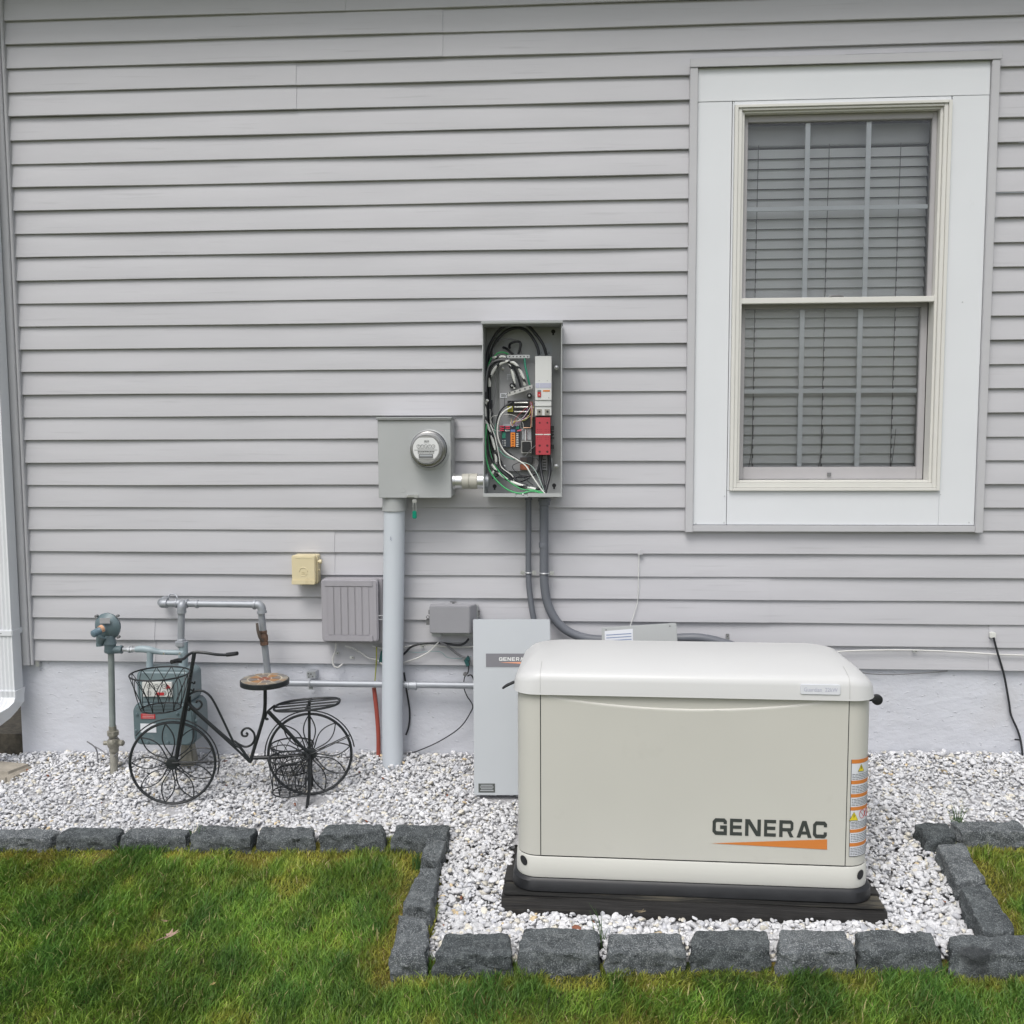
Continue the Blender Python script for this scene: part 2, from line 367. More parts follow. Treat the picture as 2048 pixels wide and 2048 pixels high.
def board(x0, x1, z0, z1, dy=0):
    m.box(x0, x1, y0+dy, y1, z0, z1)
board(cx0, cx1, hz+.0008, cz1)
board(cx0, fx0-.011, cz0, hz-.0008, .001); board(fx1+.0035, cx1, cz0, hz-.0008)
board(fx0-.0085, fx1+.003, cz0, fz0-.001, .0015)
board(fx0-.008, fx0-.0005, fz0, hz-.001, .002); 
board(fx0, fx1, fz1+.001, hz-.001, .001)
m.build('casing', WHITE, window, bevel=.0012)
def nail(m, px, py, y=-.0125): m.lathe(P(px, py, y), (0, -1, 0), [(0, .003), (.0008, .0028), (.0012, .0005)], 10)
m = MB()
for px, py in [(1396, 145), (1395, 204), (1974, 119), (1925, 604), (1449, 992), (1881, 989), (1448, 1045), (1392, 1047), (1938, 1045)]: nail(m, px, py)
m.build('nail_head', M('trim_nail', (.5, .52, .53), .5), window)
# cream frame (rings stepping inwards), sashes
def rect_ring(m, x0, x1, z0, z1, t, ya, yb, tb=None, tt=None):
    tb = t if tb is None else tb; tt = t if tt is None else tt
    m.box(x0, x0+t, ya, yb, z0, z1); m.box(x1-t, x1, ya, yb, z0, z1)
    m.box(x0+t+.0002, x1-t-.0002, ya+.0002, yb, z0, z0+tb); m.box(x0+t+.0002, x1-t-.0002, ya+.0002, yb, z1-tt, z1)
m = MB()
rect_ring(m, fx0, fx1, fz0, fz1, .014, -.026, .05, .013, .012)
rect_ring(m, fx0+.0145, fx1-.0145, fz0+.0135, fz1-.0125, .016, -.019, .055, .02, .010)
rect_ring(m, fx0+.031, fx1-.031, fz0+.034, fz1-.023, .011, -.008, .06, .010, .008)
m.build('frame', CREAM, window, bevel=.0015)
ix0, ix1 = fx0+.0425, fx1-.0425; iz0, iz1 = fz0+.0445, fz1-.0315
mr = P(1680, 600, 0.0)[2]                       # meeting rail
m = MB(); rect_ring(m, ix0, ix1, mr-.005, iz1, .020, .022, .055, .014, .028); m.build('upper_sash', SASH, window, bevel=.002)
m = MB(); rect_ring(m, ix0, ix1, iz0, mr+.004, .028, .064, .098, .055, .03); m.build('lower_sash', SASH, window, bevel=.002); m = MB(); m.box((ix0+ix1)/2-.008, (ix0+ix1)/2+.008, .058, .0635, iz0+.014, iz0+.03); m.build('lift_latch', METD, window)
m = MB(); m.box(ix0-.011, ix1+.011, -.004, .0215, mr-.012, mr+.012); m.build('meeting_rail', CREAM, window, bevel=.002)
m = MB(); cxm = (ix0+ix1)/2
m.tube([(cxm-.03, .015, mr+.016), (cxm-.01, .012, mr+.019), (cxm+.02, .012, mr+.018), (cxm+.03, .015, mr+.015)], .004, 8); m.build('sash_latch', METD, window)
gx0, gx1 = ix0+.020, ix1-.020; 
m = MB(); m.box(gx0-.002, gx1+.002, .036, .039, mr, iz1-.027); m.box(ix0+.026, ix1-.026, .078, .081, iz0+.05, mr-.025)
gl = m.build('pane', GLASS, window)
m = MB()
ga, gb = ix0+.0205, ix1-.0205
def mun(m, xa, xb, za, zb, ya, yb, zh):
    for t in (1/3, 2/3):
        x = xa+(xb-xa)*t; m.box(x-.010, x+.010, ya, yb, za, zb)
    xs = [xa, xa+(xb-xa)/3, xa+(xb-xa)*2/3, xb]
    for i in range(3): m.box(xs[i]+(0.0102 if i else 0), xs[i+1]-(0.0102 if i < 2 else 0), ya, yb, zh-.009, zh+.009)
mun(m, ga, gb, mr+.01, iz1-.0285, .042, .050, P(1680, 416, .046)[2])
mun(m, ix0+.0285, ix1-.0285, iz0+.0555, mr-.03, .084, .092, P(1680, 782, .088)[2])
m.build('muntin', GRID, window, bevel=.001)
# room behind
m = MB(); m.box(ix0-.04, ix1+.04, .60, .62, iz0-.05, iz1+.05); m.box(ix0-.05, ix0-.04, .10, .60, iz0-.05, iz1+.05); m.box(ix1+.04, ix1+.05, .10, .60, iz0-.05, iz1+.05)
m.box(ix0-.04, ix1+.04, .10, .60, iz1+.05, iz1+.06); m.box(ix0-.04, ix1+.04, .10, .60, iz0-.06, iz0-.05)
m.build('window_reveal', DARKROOM, window)
# blinds
bl = thing('window_blind', ((ix0+ix1)/2, .15, iz0), 'closed gray slatted blind hanging inside the window', 'blind')
m = MB(); pitch = .0425; z = iz1-.135; i = 0
while z > iz0+.02:
    a = math.radians(24); hw = .0236
    dy, dzz = math.sin(a)*hw, math.cos(a)*hw
    m.hexa([(ix0+.004, .118-dy, z-dzz), (ix1-.004, .118-dy, z-dzz), (ix1-.004, .121-dy, z-dzz), (ix0+.004, .121-dy, z-dzz),
            (ix0+.004, .118+dy, z+dzz), (ix1-.004, .118+dy, z+dzz), (ix1-.004, .121+dy, z+dzz), (ix0+.004, .121+dy, z+dzz)])
    z -= pitch; i += 1
m.build('slats', BLIND, bl)
m = MB(); m.box(ix0+.002, ix1-.002, .106, .15, iz1-.105, iz1-.02); m.build('headrail', M('blind_headrail', (.45, .46, .47), .5), bl, bevel=.003)
m = MB()
for t in (.10, .475, .85):
    x = ix0+(ix1-ix0)*t; m.tube([(x, .1065, iz1-.1), (x-.004, .107, 1.7), (x-.006, .1065, iz0+.04)], .0014, 6)
    for k in range(26): m.box(x-.006, x-.001, .1057, .1063, iz0+.05+k*pitch*1.0, iz0+.068+k*pitch)
for t in (.06, .44, .83):
    x = ix0+(ix1-ix0)*t; m.tube([(x+.03, .106, iz0+.22), (x+.02, .1055, iz0+.1), (x+.004, .106, iz0+.01)], .0012, 6)
m.build('cord', CORD, bl)

# ------------------------------------------------------------------ ground
def patch(name, x0, x1, y0, y1, nx, ny, dz, mat, amp=.004):
    xs = np.linspace(x0, x1, nx); ys = np.linspace(y0, y1, ny); X, Y = np.meshgrid(xs, ys)
    Z = gz(X, Y)+dz+amp*(np.sin(X*7+1.3*Y*5)+np.sin(X*3.1-Y*9.2))
    vs = np.stack([X.ravel(), Y.ravel(), Z.ravel()], 1).tolist()
    fs = [(j*nx+i, j*nx+i+1, (j+1)*nx+i+1, (j+1)*nx+i) for j in range(ny-1) for i in range(nx-1)]
    m = MB(); m.add(vs, fs); return m.build(name, mat, smooth=60, origin=(0, 0, 0))
def lawn_mat():
    m = bpy.data.materials.new('lawn_moss'); m.use_nodes = True; n = m.node_tree; b = n.nodes['Principled BSDF']; b.inputs['Roughness'].default_value = .9
    tc = n.nodes.new('ShaderNodeTexCoord'); a = n.nodes.new('ShaderNodeTexNoise'); a.inputs['Scale'].default_value = 3.5; a.inputs['Detail'].default_value = 4
    c = n.nodes.new('ShaderNodeTexNoise'); c.inputs['Scale'].default_value = 120; c.inputs['Detail'].default_value = 4
    n.links.new(tc.outputs['Object'], a.inputs[0]); n.links.new(tc.outputs['Object'], c.inputs[0])
    cr = n.nodes.new('ShaderNodeValToRGB'); e = cr.color_ramp.elements; e[0].position = .40; e[0].color = (.05, .085, .015, 1); e[1].position = .62; e[1].color = (.26, .20, .035, 1)
    n.links.new(a.outputs['Fac'], cr.inputs[0])
    mx = n.nodes.new('ShaderNodeMix'); mx.data_type = 'RGBA'; mx.blend_type = 'MULTIPLY'; mx.inputs[0].default_value = .7
    n.links.new(cr.outputs[0], mx.inputs[6]); n.links.new(c.outputs['Color'], mx.inputs[7]); n.links.new(mx.outputs[2], b.inputs['Base Color'])
    bp = n.nodes.new('ShaderNodeBump'); bp.inputs['Strength'].default_value = 1; bp.inputs['Distance'].default_value = .01; n.links.new(c.outputs['Fac'], bp.inputs['Height']); n.links.new(bp.outputs[0], b.inputs['Normal'])
    return m
struct(patch('ground', -60, 60, -60, 30, 61, 61, -.10, M('earth', (.08, .10, .03), .95, var=.4, vs=3), 0))
LAWN = lawn_mat()
lawn_o = struct(patch('lawn', -6, 6, -7, -.55, 400, 215, -.012, LAWN))
FINES = M('marble_fines', (.36, .36, .37), .9, var=.25, vs=90, bump=.8, bs=90)
struct(patch('gravel_bed', -6, 6, -.675, .017, 90, 20, -.011, FINES, .002))
m = MB(); m.hexa([(-6,.03,-.9),(FXL-.003,.03,-.9),(FXL-.003,4,-.9),(-6,4,-.9),(-6,.03,-.33),(FXL-.003,.03,-.36),(FXL-.003,4,-.25),(-6,4,-.25)]); struct(m.build('side_mound', M('dark_brown_mound', (.045,.04,.03), .95, var=.5, vs=40, bump=1, bs=50)))  # low dark brown mound raised left of the house corner
GVX0, GVX1 = -.36, 1.40


# ------------------------------------------------------------------ edging stones
def stone_mat():
    m = bpy.data.materials.new('dark_granite'); m.use_nodes = True; n = m.node_tree; b = n.nodes['Principled BSDF']; b.inputs['Roughness'].default_value = .8
    tc = n.nodes.new('ShaderNodeTexCoord'); oi = n.nodes.new('ShaderNodeObjectInfo')
    va = n.nodes.new('ShaderNodeVectorMath'); n.links.new(tc.outputs['Object'], va.inputs[0]); n.links.new(oi.outputs['Location'], va.inputs[1])
    a = n.nodes.new('ShaderNodeTexNoise'); a.inputs['Scale'].default_value = 14; a.inputs['Detail'].default_value = 8; a.inputs['Roughness'].default_value = .7
    c = n.nodes.new('ShaderNodeTexVoronoi'); c.inputs['Scale'].default_value = 170
    f = n.nodes.new('ShaderNodeTexNoise'); f.inputs['Scale'].default_value = 260; f.inputs['Detail'].default_value = 3
    v = n.nodes.new('ShaderNodeTexVoronoi'); v.feature = 'DISTANCE_TO_EDGE'; v.inputs['Scale'].default_value = 16
    ad = n.nodes.new('ShaderNodeVectorMath'); sc = n.nodes.new('ShaderNodeVectorMath'); sc.operation = 'SCALE'; sc.inputs['Scale'].default_value = .12
    n.links.new(a.outputs['Color'], sc.inputs[0]); n.links.new(va.outputs[0], ad.inputs[0]); n.links.new(sc.outputs[0], ad.inputs[1]); n.links.new(ad.outputs[0], v.inputs[0])
    for t in (a, c, f): n.links.new(va.outputs[0], t.inputs['Vector'])
    cr = n.nodes.new('ShaderNodeValToRGB'); e = cr.color_ramp.elements; e[0].position = .33; e[0].color = (.022, .027, .030, 1); e[1].position = .7; e[1].color = (.088, .10, .105, 1)
    n.links.new(a.outputs['Fac'], cr.inputs[0])
    sp = n.nodes.new('ShaderNodeMapRange'); sp.inputs[1].default_value = .52; sp.inputs[2].default_value = .68; n.links.new(f.outputs['Fac'], sp.inputs[0])
    mx = n.nodes.new('ShaderNodeMix'); mx.data_type = 'RGBA'; mx.inputs[7].default_value = (.20, .22, .225, 1)
    n.links.new(cr.outputs[0], mx.inputs[6]); n.links.new(sp.outputs[0], mx.inputs[0])
    er = n.nodes.new('ShaderNodeMapRange'); er.inputs[1].default_value = .0; er.inputs[2].default_value = .045; er.inputs[3].default_value = .42; er.inputs[4].default_value = 0
    n.links.new(v.outputs['Distance'], er.inputs[0])
    m2 = n.nodes.new('ShaderNodeMix'); m2.data_type = 'RGBA'; m2.inputs[7].default_value = (.25, .27, .27, 1)
    n.links.new(er.outputs[0], m2.inputs[0]); n.links.new(mx.outputs[2], m2.inputs[6])
    h = n.nodes.new('ShaderNodeMix'); h.data_type = 'RGBA'; h.blend_type = 'MULTIPLY'; h.inputs[0].default_value = 1
    r2 = n.nodes.new('ShaderNodeValToRGB'); r2.color_ramp.elements[0].color = (.68, .70, .70, 1); r2.color_ramp.elements[1].color = (1.42, 1.38, 1.38, 1)
    n.links.new(oi.outputs['Random'], r2.inputs[0]); n.links.new(m2.outputs[2], h.inputs[6]); n.links.new(r2.outputs[0], h.inputs[7]); n.links.new(h.outputs[2], b.inputs['Base Color'])
    bp = n.nodes.new('ShaderNodeBump'); bp.inputs['Strength'].default_value = .9; bp.inputs['Distance'].default_value = .006
    mm = n.nodes.new('ShaderNodeMath'); mm.operation = 'MULTIPLY_ADD'; mm.inputs[1].default_value = .35; n.links.new(f.outputs['Fac'], mm.inputs[0]); n.links.new(a.outputs['Fac'], mm.inputs[2])
    n.links.new(mm.outputs[0], bp.inputs['Height']); n.links.new(bp.outputs[0], b.inputs['Normal'])
    return m
STONE = stone_mat()
def stain_mat():
    m = STONE.copy(); m.name = 'stained_granite'; n = m.node_tree; b = n.nodes['Principled BSDF']
    src = b.inputs['Base Color'].links[0].from_socket
    tc = n.nodes.new('ShaderNodeTexCoord'); gr = n.nodes.new('ShaderNodeVectorMath'); gr.operation = 'DISTANCE'
    gr.inputs[1].default_value = (-.05, -.035, .075); nz_ = n.nodes.new('ShaderNodeTexNoise'); nz_.inputs['Scale'].default_value = 22; nz_.inputs['Detail'].default_value = 5; n.links.new(tc.outputs['Object'], nz_.inputs['Vector']); s1 = n.nodes.new('ShaderNodeVectorMath'); s1.operation = 'MULTIPLY_ADD'; s1.inputs[1].default_value = (.05, .05, .05); n.links.new(nz_.outputs['Color'], s1.inputs[0]); sq = n.nodes.new('ShaderNodeVectorMath'); sq.operation = 'MULTIPLY'; sq.inputs[1].default_value = (1, 1.1, .62); n.links.new(tc.outputs['Object'], sq.inputs[0]); n.links.new(sq.outputs[0], s1.inputs[2]); n.links.new(s1.outputs[0], gr.inputs[0])
    r = n.nodes.new('ShaderNodeMapRange'); r.inputs[1].default_value = .046; r.inputs[2].default_value = .066; r.inputs[3].default_value = .75; r.inputs[4].default_value = 0
    n.links.new(gr.outputs['Value'], r.inputs[0]); mx = n.nodes.new('ShaderNodeMix'); mx.data_type = 'RGBA'; mx.inputs[7].default_value = (.02, .023, .025, 1)
    n.links.new(r.outputs[0], mx.inputs[0]); n.links.new(src, mx.inputs[6]); n.links.new(mx.outputs[2], b.inputs['Base Color']); return m
FOOT = []  # footprints
def stone(corners, hgt, label, seed, mat=None, top=None):
    """corners: four (px,py) of the top face: front-left, front-right, back-right, back-left"""
    q = [G(px, py, hgt) for px, py in corners]
    FOOT.append([(p.x, p.y) for p in q])
    c = sum(q, Vector())/4; sk = (.935 if seed in (107, 108, 109, 117, 118, 119) else .972)+.012*math.sin(seed*3.3); hgt += .006*math.sin(seed*2.1); q = [c+(p_-c)*sk for p_ in q]; N = 14; rs = np.random.default_rng(seed)
    bm = bmesh.new(); bmesh.ops.create_cube(bm, size=2)
    bmesh.ops.subdivide_edges(bm, edges=bm.edges, cuts=21, use_grid_fill=True)
    ph = rs.uniform(0, 6.28, 24); depth = hgt+.09
    wl = (q[1]-q[0]).length; dl = (q[3]-q[0]).length
    for v in bm.verts:
        x, y, z = v.co; e = 22.0
        # rounded box: pull corners in
        L = (abs(x)**e+abs(y)**e+abs(z)**e)**(1/e); x, y, z = x/L, y/L, z/L
        a, b_ = (x+1)/2, (y+1)/2
        p = q[0]*(1-a)*(1-b_)+q[1]*a*(1-b_)+q[2]*a*b_+q[3]*(1-a)*b_
        p = Vector(p); out = 1+.05*(1-z)
        p = c+(p-c)*out; p.z += (z-1)/2*depth
        sh = Vector((seed*1.7, seed*.9, seed*2.3)); d1 = mnoise.noise_vector(p*14+sh); d2 = mnoise.noise_vector(p*42+sh); d3 = mnoise.noise_vector(p*110+sh)
        d4 = mnoise.cell_vector(p*26+d1*.8+sh)-Vector((.5,.5,.5))
        edge = 1-max(0, max(abs(v.co.x), abs(v.co.y))-.0)*.0
        dv = d1*.0085+d2*.0058+d3*.0032+d4*.0045*(1 if z < .9 else .35); dv.z *= .75
        p += dv
        v.co = p-Vector((c.x, c.y, c.z-hgt))
    bmesh.ops.recalc_face_normals(bm, faces=bm.faces)
    me = bpy.data.meshes.new('edging_stone'); bm.to_mesh(me); bm.free(); me.materials.append(mat or STONE)
    me.polygons.foreach_set('use_smooth', [True]*len(me.polygons)); me.set_sharp_from_angle(angle=math.radians(28))
    o = bpy.data.objects.new('edging_stone', me); COL.objects.link(o); o.location = (c.x, c.y, c.z-hgt)
    return tag(o, label, 'edging stone', 'dark granite stones edging the gravel bed')
back, fr = .05, .068
ST = [
 ([(-60,1676),(98,1676),(122,1657),(-40,1658)], .045, 'partly cropped edging stone at the left image edge, first of the rear row'),
 ([(110,1674),(234,1674),(249,1656),(135,1654)], .05, 'second stone of the rear row, below the gas riser pipe'),
 ([(238,1673),(372,1674),(386,1657),(264,1655)], .05, 'third stone of the rear row, below the front wheel of the iron bicycle'),
 ([(377,1673),(500,1674),(514,1653),(398,1651)], .055, 'fourth stone of the rear row, just right of the front wheel of the bicycle'),
 ([(510,1674),(630,1674),(630,1654),(524,1653)], .052, 'fifth stone of the rear row, below the bicycle rear stand'),
 ([(637,1670),(770,1668),(771,1647),(650,1648)], .062, 'tall wide stone of the rear row, in front of the pale mast foot'),
 ([(780,1671),(896,1676),(901,1650),(794,1648)], .055, 'last stone of the left rear row, half behind the small corner stone'),
 ([(840,1716),(880,1722),(893,1678),(855,1672)], .062, 'smallest stone, turning the corner left of the generator'),
 ([(802,1810),(862,1820),(882,1735),(842,1732)], .06, 'long stone running towards the viewer, middle of the left return'),
 ([(777,1914),(855,1912),(858,1832),(797,1824)], .068, 'large stone at the near left corner of the gravel, end on to the lawn'),
 ([(861,1911),(1027,1910),(1021,1864),(884,1866)], .068, 'front row stone at its left end, with the brightest speckled top'),
 ([(1037,1902),(1200,1908),(1196,1858),(1045,1853)], .068, 'second front row stone, below the left end of the black timber base'),
 ([(1209,1903),(1375,1900),(1364,1864),(1216,1867)], .066, 'third front row stone with brownish face, beside a grass gap'),
 ([(1381,1899),(1544,1898),(1534,1859),(1388,1859)], .068, 'fourth front row stone, below the orange swoosh of the generator'),
 ([(1553,1907),(1712,1897),(1692,1858),(1555,1856)], .07, 'fifth front row stone, below the right corner of the generator'),
 ([(1722,1900),(1887,1902),(1868,1864),(1710,1860)], .066, 'sixth front row stone with a chipped, sloping right edge'),
 ([(1899,1908),(2090,1910),(2080,1868),(1893,1868)], .07, 'stone at the right front corner with a dark oily stain'),
 ([(1852,1678),(1916,1672),(1895,1645),(1826,1643)], .055, 'short stone at the far end of the right return'),
 ([(1912,1764),(1973,1756),(1928,1683),(1868,1685)], .06, 'middle stone of the right return, beside the moss'),
 ([(1965,1863),(2038,1862),(1976,1764),(1916,1769)], .065, 'long nearest stone of the right return, touching the stained corner stone'),
 ([(1921,1664),(2062,1664),(2040,1642),(1898,1641)], .055, 'right rear row stone beside a tuft of grass'),
 ([(2068,1664),(2200,1664),(2170,1642),(2046,1642)], .055, 'stone cut off by the right image edge, rear row'),
]
for i, (c, h, lab) in enumerate(ST):
    o = stone(c, h, lab, 100+i, stain_mat() if i == 16 else None)
FOOT_VIS = list(FOOT)

# ------------------------------------------------------------------ generator (own frame: u right, v back, z up)
GA = Vector((.405, -1.036, 0)); GANG = math.radians(-1.65)
gu = Vector((math.cos(GANG), math.sin(GANG), 0)); gv = Vector((-math.sin(GANG), math.cos(GANG), 0))
def gp(u, v, z): return GA+gu*u+gv*v+Vector((0, 0, z))
def gq(px, py, v=0.0):   # pixel -> (u, z) on the plane at depth v
    d = ray(px, py); o = GA+gv*v; t = (o-CAMP).dot(gv)/d.dot(gv); q = CAMP+d*t; return (q-GA).dot(gu), q.z
HW, DP, RC = .597, .60, .072
zl = gq(1390, 1391)[1]; zs = gq(1386, 1723)[1]; zb = gq(1380, 1764, .0)[1]
print('GEN zl,zs,zb', zl, zs, zb, gq(1080,1384), gq(1697,1397), gq(1028,1500), gq(1743,1500))
def outline(hw, d, r, v0=0.0, n=8):
    """rounded rectangle, counter-clockwise from front-left arc end; returns (u, v)"""
    pts = []
    for cx, cy, a0 in [(hw-r, v0+r, -90), (hw-r, v0+d-r, 0), (-hw+r, v0+d-r, 90), (-hw+r, v0+r, 180)]:
        for k in range(n+1):
            a = math.radians(a0+90*k/n); pts.append((cx+r*math.cos(a), cy+r*math.sin(a)))
    return pts
def loft(m, rings, cap=True):
    n = len(rings[0]); vs = [p for r in rings for p in r]; o = len(m.v)
    fs = [(j*n+i, j*n+(i+1) % n, (j+1)*n+(i+1) % n, (j+1)*n+i) for j in range(len(rings)-1) for i in range(n)]
    if cap: fs += [tuple(reversed(range(n))), tuple(range((len(rings)-1)*n, len(rings)*n))]
    m.add(vs, fs); return m
def rr(hw, d, r, v0, z, n=8, dz=None): return [gp(u, v, z+(dz(u, v) if dz else 0)) for u, v in outline(hw, d, r, v0, n)]
zt0 = None
gen = thing('generator', gp(0, DP/2, zb-.08), 'beige standby generator with a rounded pale lid on a black base', 'generator')
m = MB(); loft(m, [rr(HW, DP, RC, 0, zs+.004), rr(HW, DP, RC, 0, zl+.01)])
body = m.build('side_panels', GENB, gen, smooth=30)
# front door: slightly proud sheet between the seams
ul, ur = gq(1081, 1500)[0]+.002, gq(1696, 1500)[0]-.002
m = MB()
N = 60; vs = []; dep = []
def scoop(u, z):   # shallow hand recess along the top of the door
    t = (u-ul-.05)/(ur-ul-.15)
    if t <= 0 or t >= 1: return 0
    h = .034*math.sin(math.pi*t)**.8
    dz = zl-z
    return 0 if dz > h+.02 else .016*max(0, min(1, (h+.016-dz)/.016))
zz = [zs+.006+(zl-.06-zs-.006)*i/3 for i in range(4)]+[zl-.056+.004*i for i in range(17)]
rows = [[gp(ul+(ur-ul)*i/N, -.0035+scoop(ul+(ur-ul)*i/N, z), z) for i in range(N+1)] for z in zz]
L = N+1; m.add([p for r in rows for p in r], [(j*L+i, j*L+i+1, (j+1)*L+i+1, (j+1)*L+i) for j in range(len(rows)-1) for i in range(N)])
e0 = [gp(ul, -.0035, zz[0]), gp(ur, -.0035, zz[0]), gp(ur, -.0003, zz[0]), gp(ul, -.0003, zz[0])]; m.add(e0, [(0, 1, 2, 3)])
m.add([gp(ul, -.0035, zz[0]), gp(ul, -.0003, zz[0]), gp(ul, -.0003, zl), gp(ul, -.0035, zl)], [(0, 1, 2, 3)])
m.add([gp(ur, -.0035, zz[0]), gp(ur, -.0003, zz[0]), gp(ur, -.0003, zl), gp(ur, -.0035, zl)], [(0, 1, 2, 3)])
door = m.build('front_panel', GENB, gen, smooth=40)
for nm, u in (('seam', ul-.0016), ('seam', ur+.0016)):
    m = MB(); vsx = [gp(u-.0018, -.0006, zs+.004), gp(u+.0018, -.0006, zs+.004), gp(u+.0018, -.0006, zl), gp(u-.0018, -.0006, zl)]; m.add(vsx, [(0,1,2,3)])
    m.build(nm, BLKR, gen)
# base frame with slots, skirt
m = MB(); loft(m, [rr(HW+.004, DP+.008, RC+.004, -.004, zb), rr(HW+.006, DP+.012, RC+.006, -.006, zb+.012), rr(HW+.004, DP+.008, RC+.004, -.004, zs-.004), rr(HW+.001, DP+.002, RC, -.001, zs+.0)])
m.build('base_frame', M('beige_base_enamel', (.56, .56, .52), .42, var=.012, vs=2), gen, smooth=40)
m = MB(); loft(m, [rr(HW-.002, DP-.004, RC, .002, zs-.001), rr(HW-.002, DP-.004, RC, .002, zs+.0045)], cap=False); m.build('seam', BLKR, gen)
zk = gq(1380, 1791, -.01)[1]
m = MB(); loft(m, [rr(HW+.020, DP+.04, RC+.016, -.020, zk), rr(HW+.018, DP+.036, RC+.014, -.018, zb-.010), rr(HW+.010, DP+.02, RC+.01, -.010, zb-.001)])
m.build('base_pan', BLKP, gen, smooth=40)
def slot(cx, cy, ang, label):
    u0, z0 = gq(cx, cy); pts = []
    for k in range(20):
        a = 2*math.pi*k/20; x = .0125*math.cos(a); y = (.017)*math.sin(a)
        pts.append((x*math.cos(ang)-y*math.sin(ang), x*math.sin(ang)+y*math.cos(ang)))
    m = MB(); r = RC+.004; hw = HW+.004; vsx = []
    for dx, dy in pts:
        u = u0+dx; au = abs(u); v = -.004
        if au > hw-r: t = min(.999, (au-(hw-r))/r); v = -.004+r*(1-math.sqrt(1-t*t))
        vsx.append(gp(u, v-.0035, z0+dy))
    m.add(vsx, [tuple(range(20))]); m.build('lifting_hole', BLKR, gen)
slot(1047, 1723, .3, ''); slot(1722, 1751, -.2, '')
# lid
LW = .611; r0 = .085
def crown(u, v):
    t = v/DP; return 0
rings = []
lidp = [(0, 0.0, 0.0), (.001, .006, 0), (.004, .050, 0), (.008, .066, 0), (.016, .0765, 0), (.034, .082, 0), (.060, .0885, .0), (.10, .096, 0), (.16, .1015, 0), (.22, .104, 0)]
def edrop(u, s): t = min(1, max(0, (abs(u)-.44)/.172)); return .046*s*(1-math.sqrt(max(0, 1-t*t*.92)))
def back_drop(v, s): return -.042*max(0, (v-.26)/.36)**2*s
for ins, dz, _ in lidp:
    s = min(1, dz/.08); ie = ins if ins < .02 else .02+(ins-.02)*.36
    rings.append([gp(u, v, zl-.004+dz+back_drop(v, s)-edrop(u, s)) for u, v in outline(LW-ie, DP+.03-2*ins, r0 if ins < .05 else max(.05, r0-.0), -.015+ins, 10)])
m = MB(); loft(m, rings); lid = m.build('lid', GENL, gen, smooth=50)
for us in (ul-.002, ur+.0):
    m = MB(); sg = []
    for ins, dz, _ in lidp[1:8]:
        s = min(1, dz/.08); v = -.015+ins
        sg.append(gp(us, v-.0006, zl-.004+dz+.0006+back_drop(v, s)-edrop(us, s)))
    m.tube(sg, .0006, 5, smooth=False); m.build('lid_seam', M('lid_joint', (.42, .42, .41), .5), lid)
# badge
bu, bzz = gq(1641, 1379, -.015); bu0 = gq(1601, 1379, -.015)[0]; bu1 = gq(1681, 1379, -.015)[0]
def gpoly(m, pts, v, inv=False): m.add([gp(u, v, z) for u, z in pts], [tuple(range(len(pts)))]); return m
def gslab(pts, v0, v1):
    m = MB(); n = len(pts); m.add([gp(u, v0, z) for u, z in pts]+[gp(u, v1, z) for u, z in pts], [tuple(range(n)), tuple(reversed(range(n, 2*n)))]+[((i+1) % n, i, n+i, n+(i+1) % n) for i in range(n)]); return m
def rrect(u0, u1, z0, z1, r, n=4):
    pts = []
    for cx, cy, a0 in [(u1-r, z1-r, 0), (u0+r, z1-r, 90), (u0+r, z0+r, 180), (u1-r, z0+r, 270)]:
        for k in range(n+1): a = math.radians(a0+90*k/n); pts.append((cx+r*math.cos(a), cy+r*math.sin(a)))
    return pts
vb = -.0165
bd = gslab(rrect(bu0, bu1, bzz-.017, bzz+.017, .006), vb, vb+.006).build('badge', PAPER, gen, bevel=.001)
def gtext(body, size, u, z, v, width, mat, parent, name, bold=0):
    t = text_mb(body, size, (0, 0, 0), width, bold); m = MB(); m.add([gp(u+p[0], v, z+p[2]) for p in t.v], t.f); return m.build(name, mat, parent, smooth=0)
gtext('Guardian  22kW', .019, bu, bzz-.001, vb-.0006, (bu1-bu0)*.84, PALEG, bd, 'lettering')
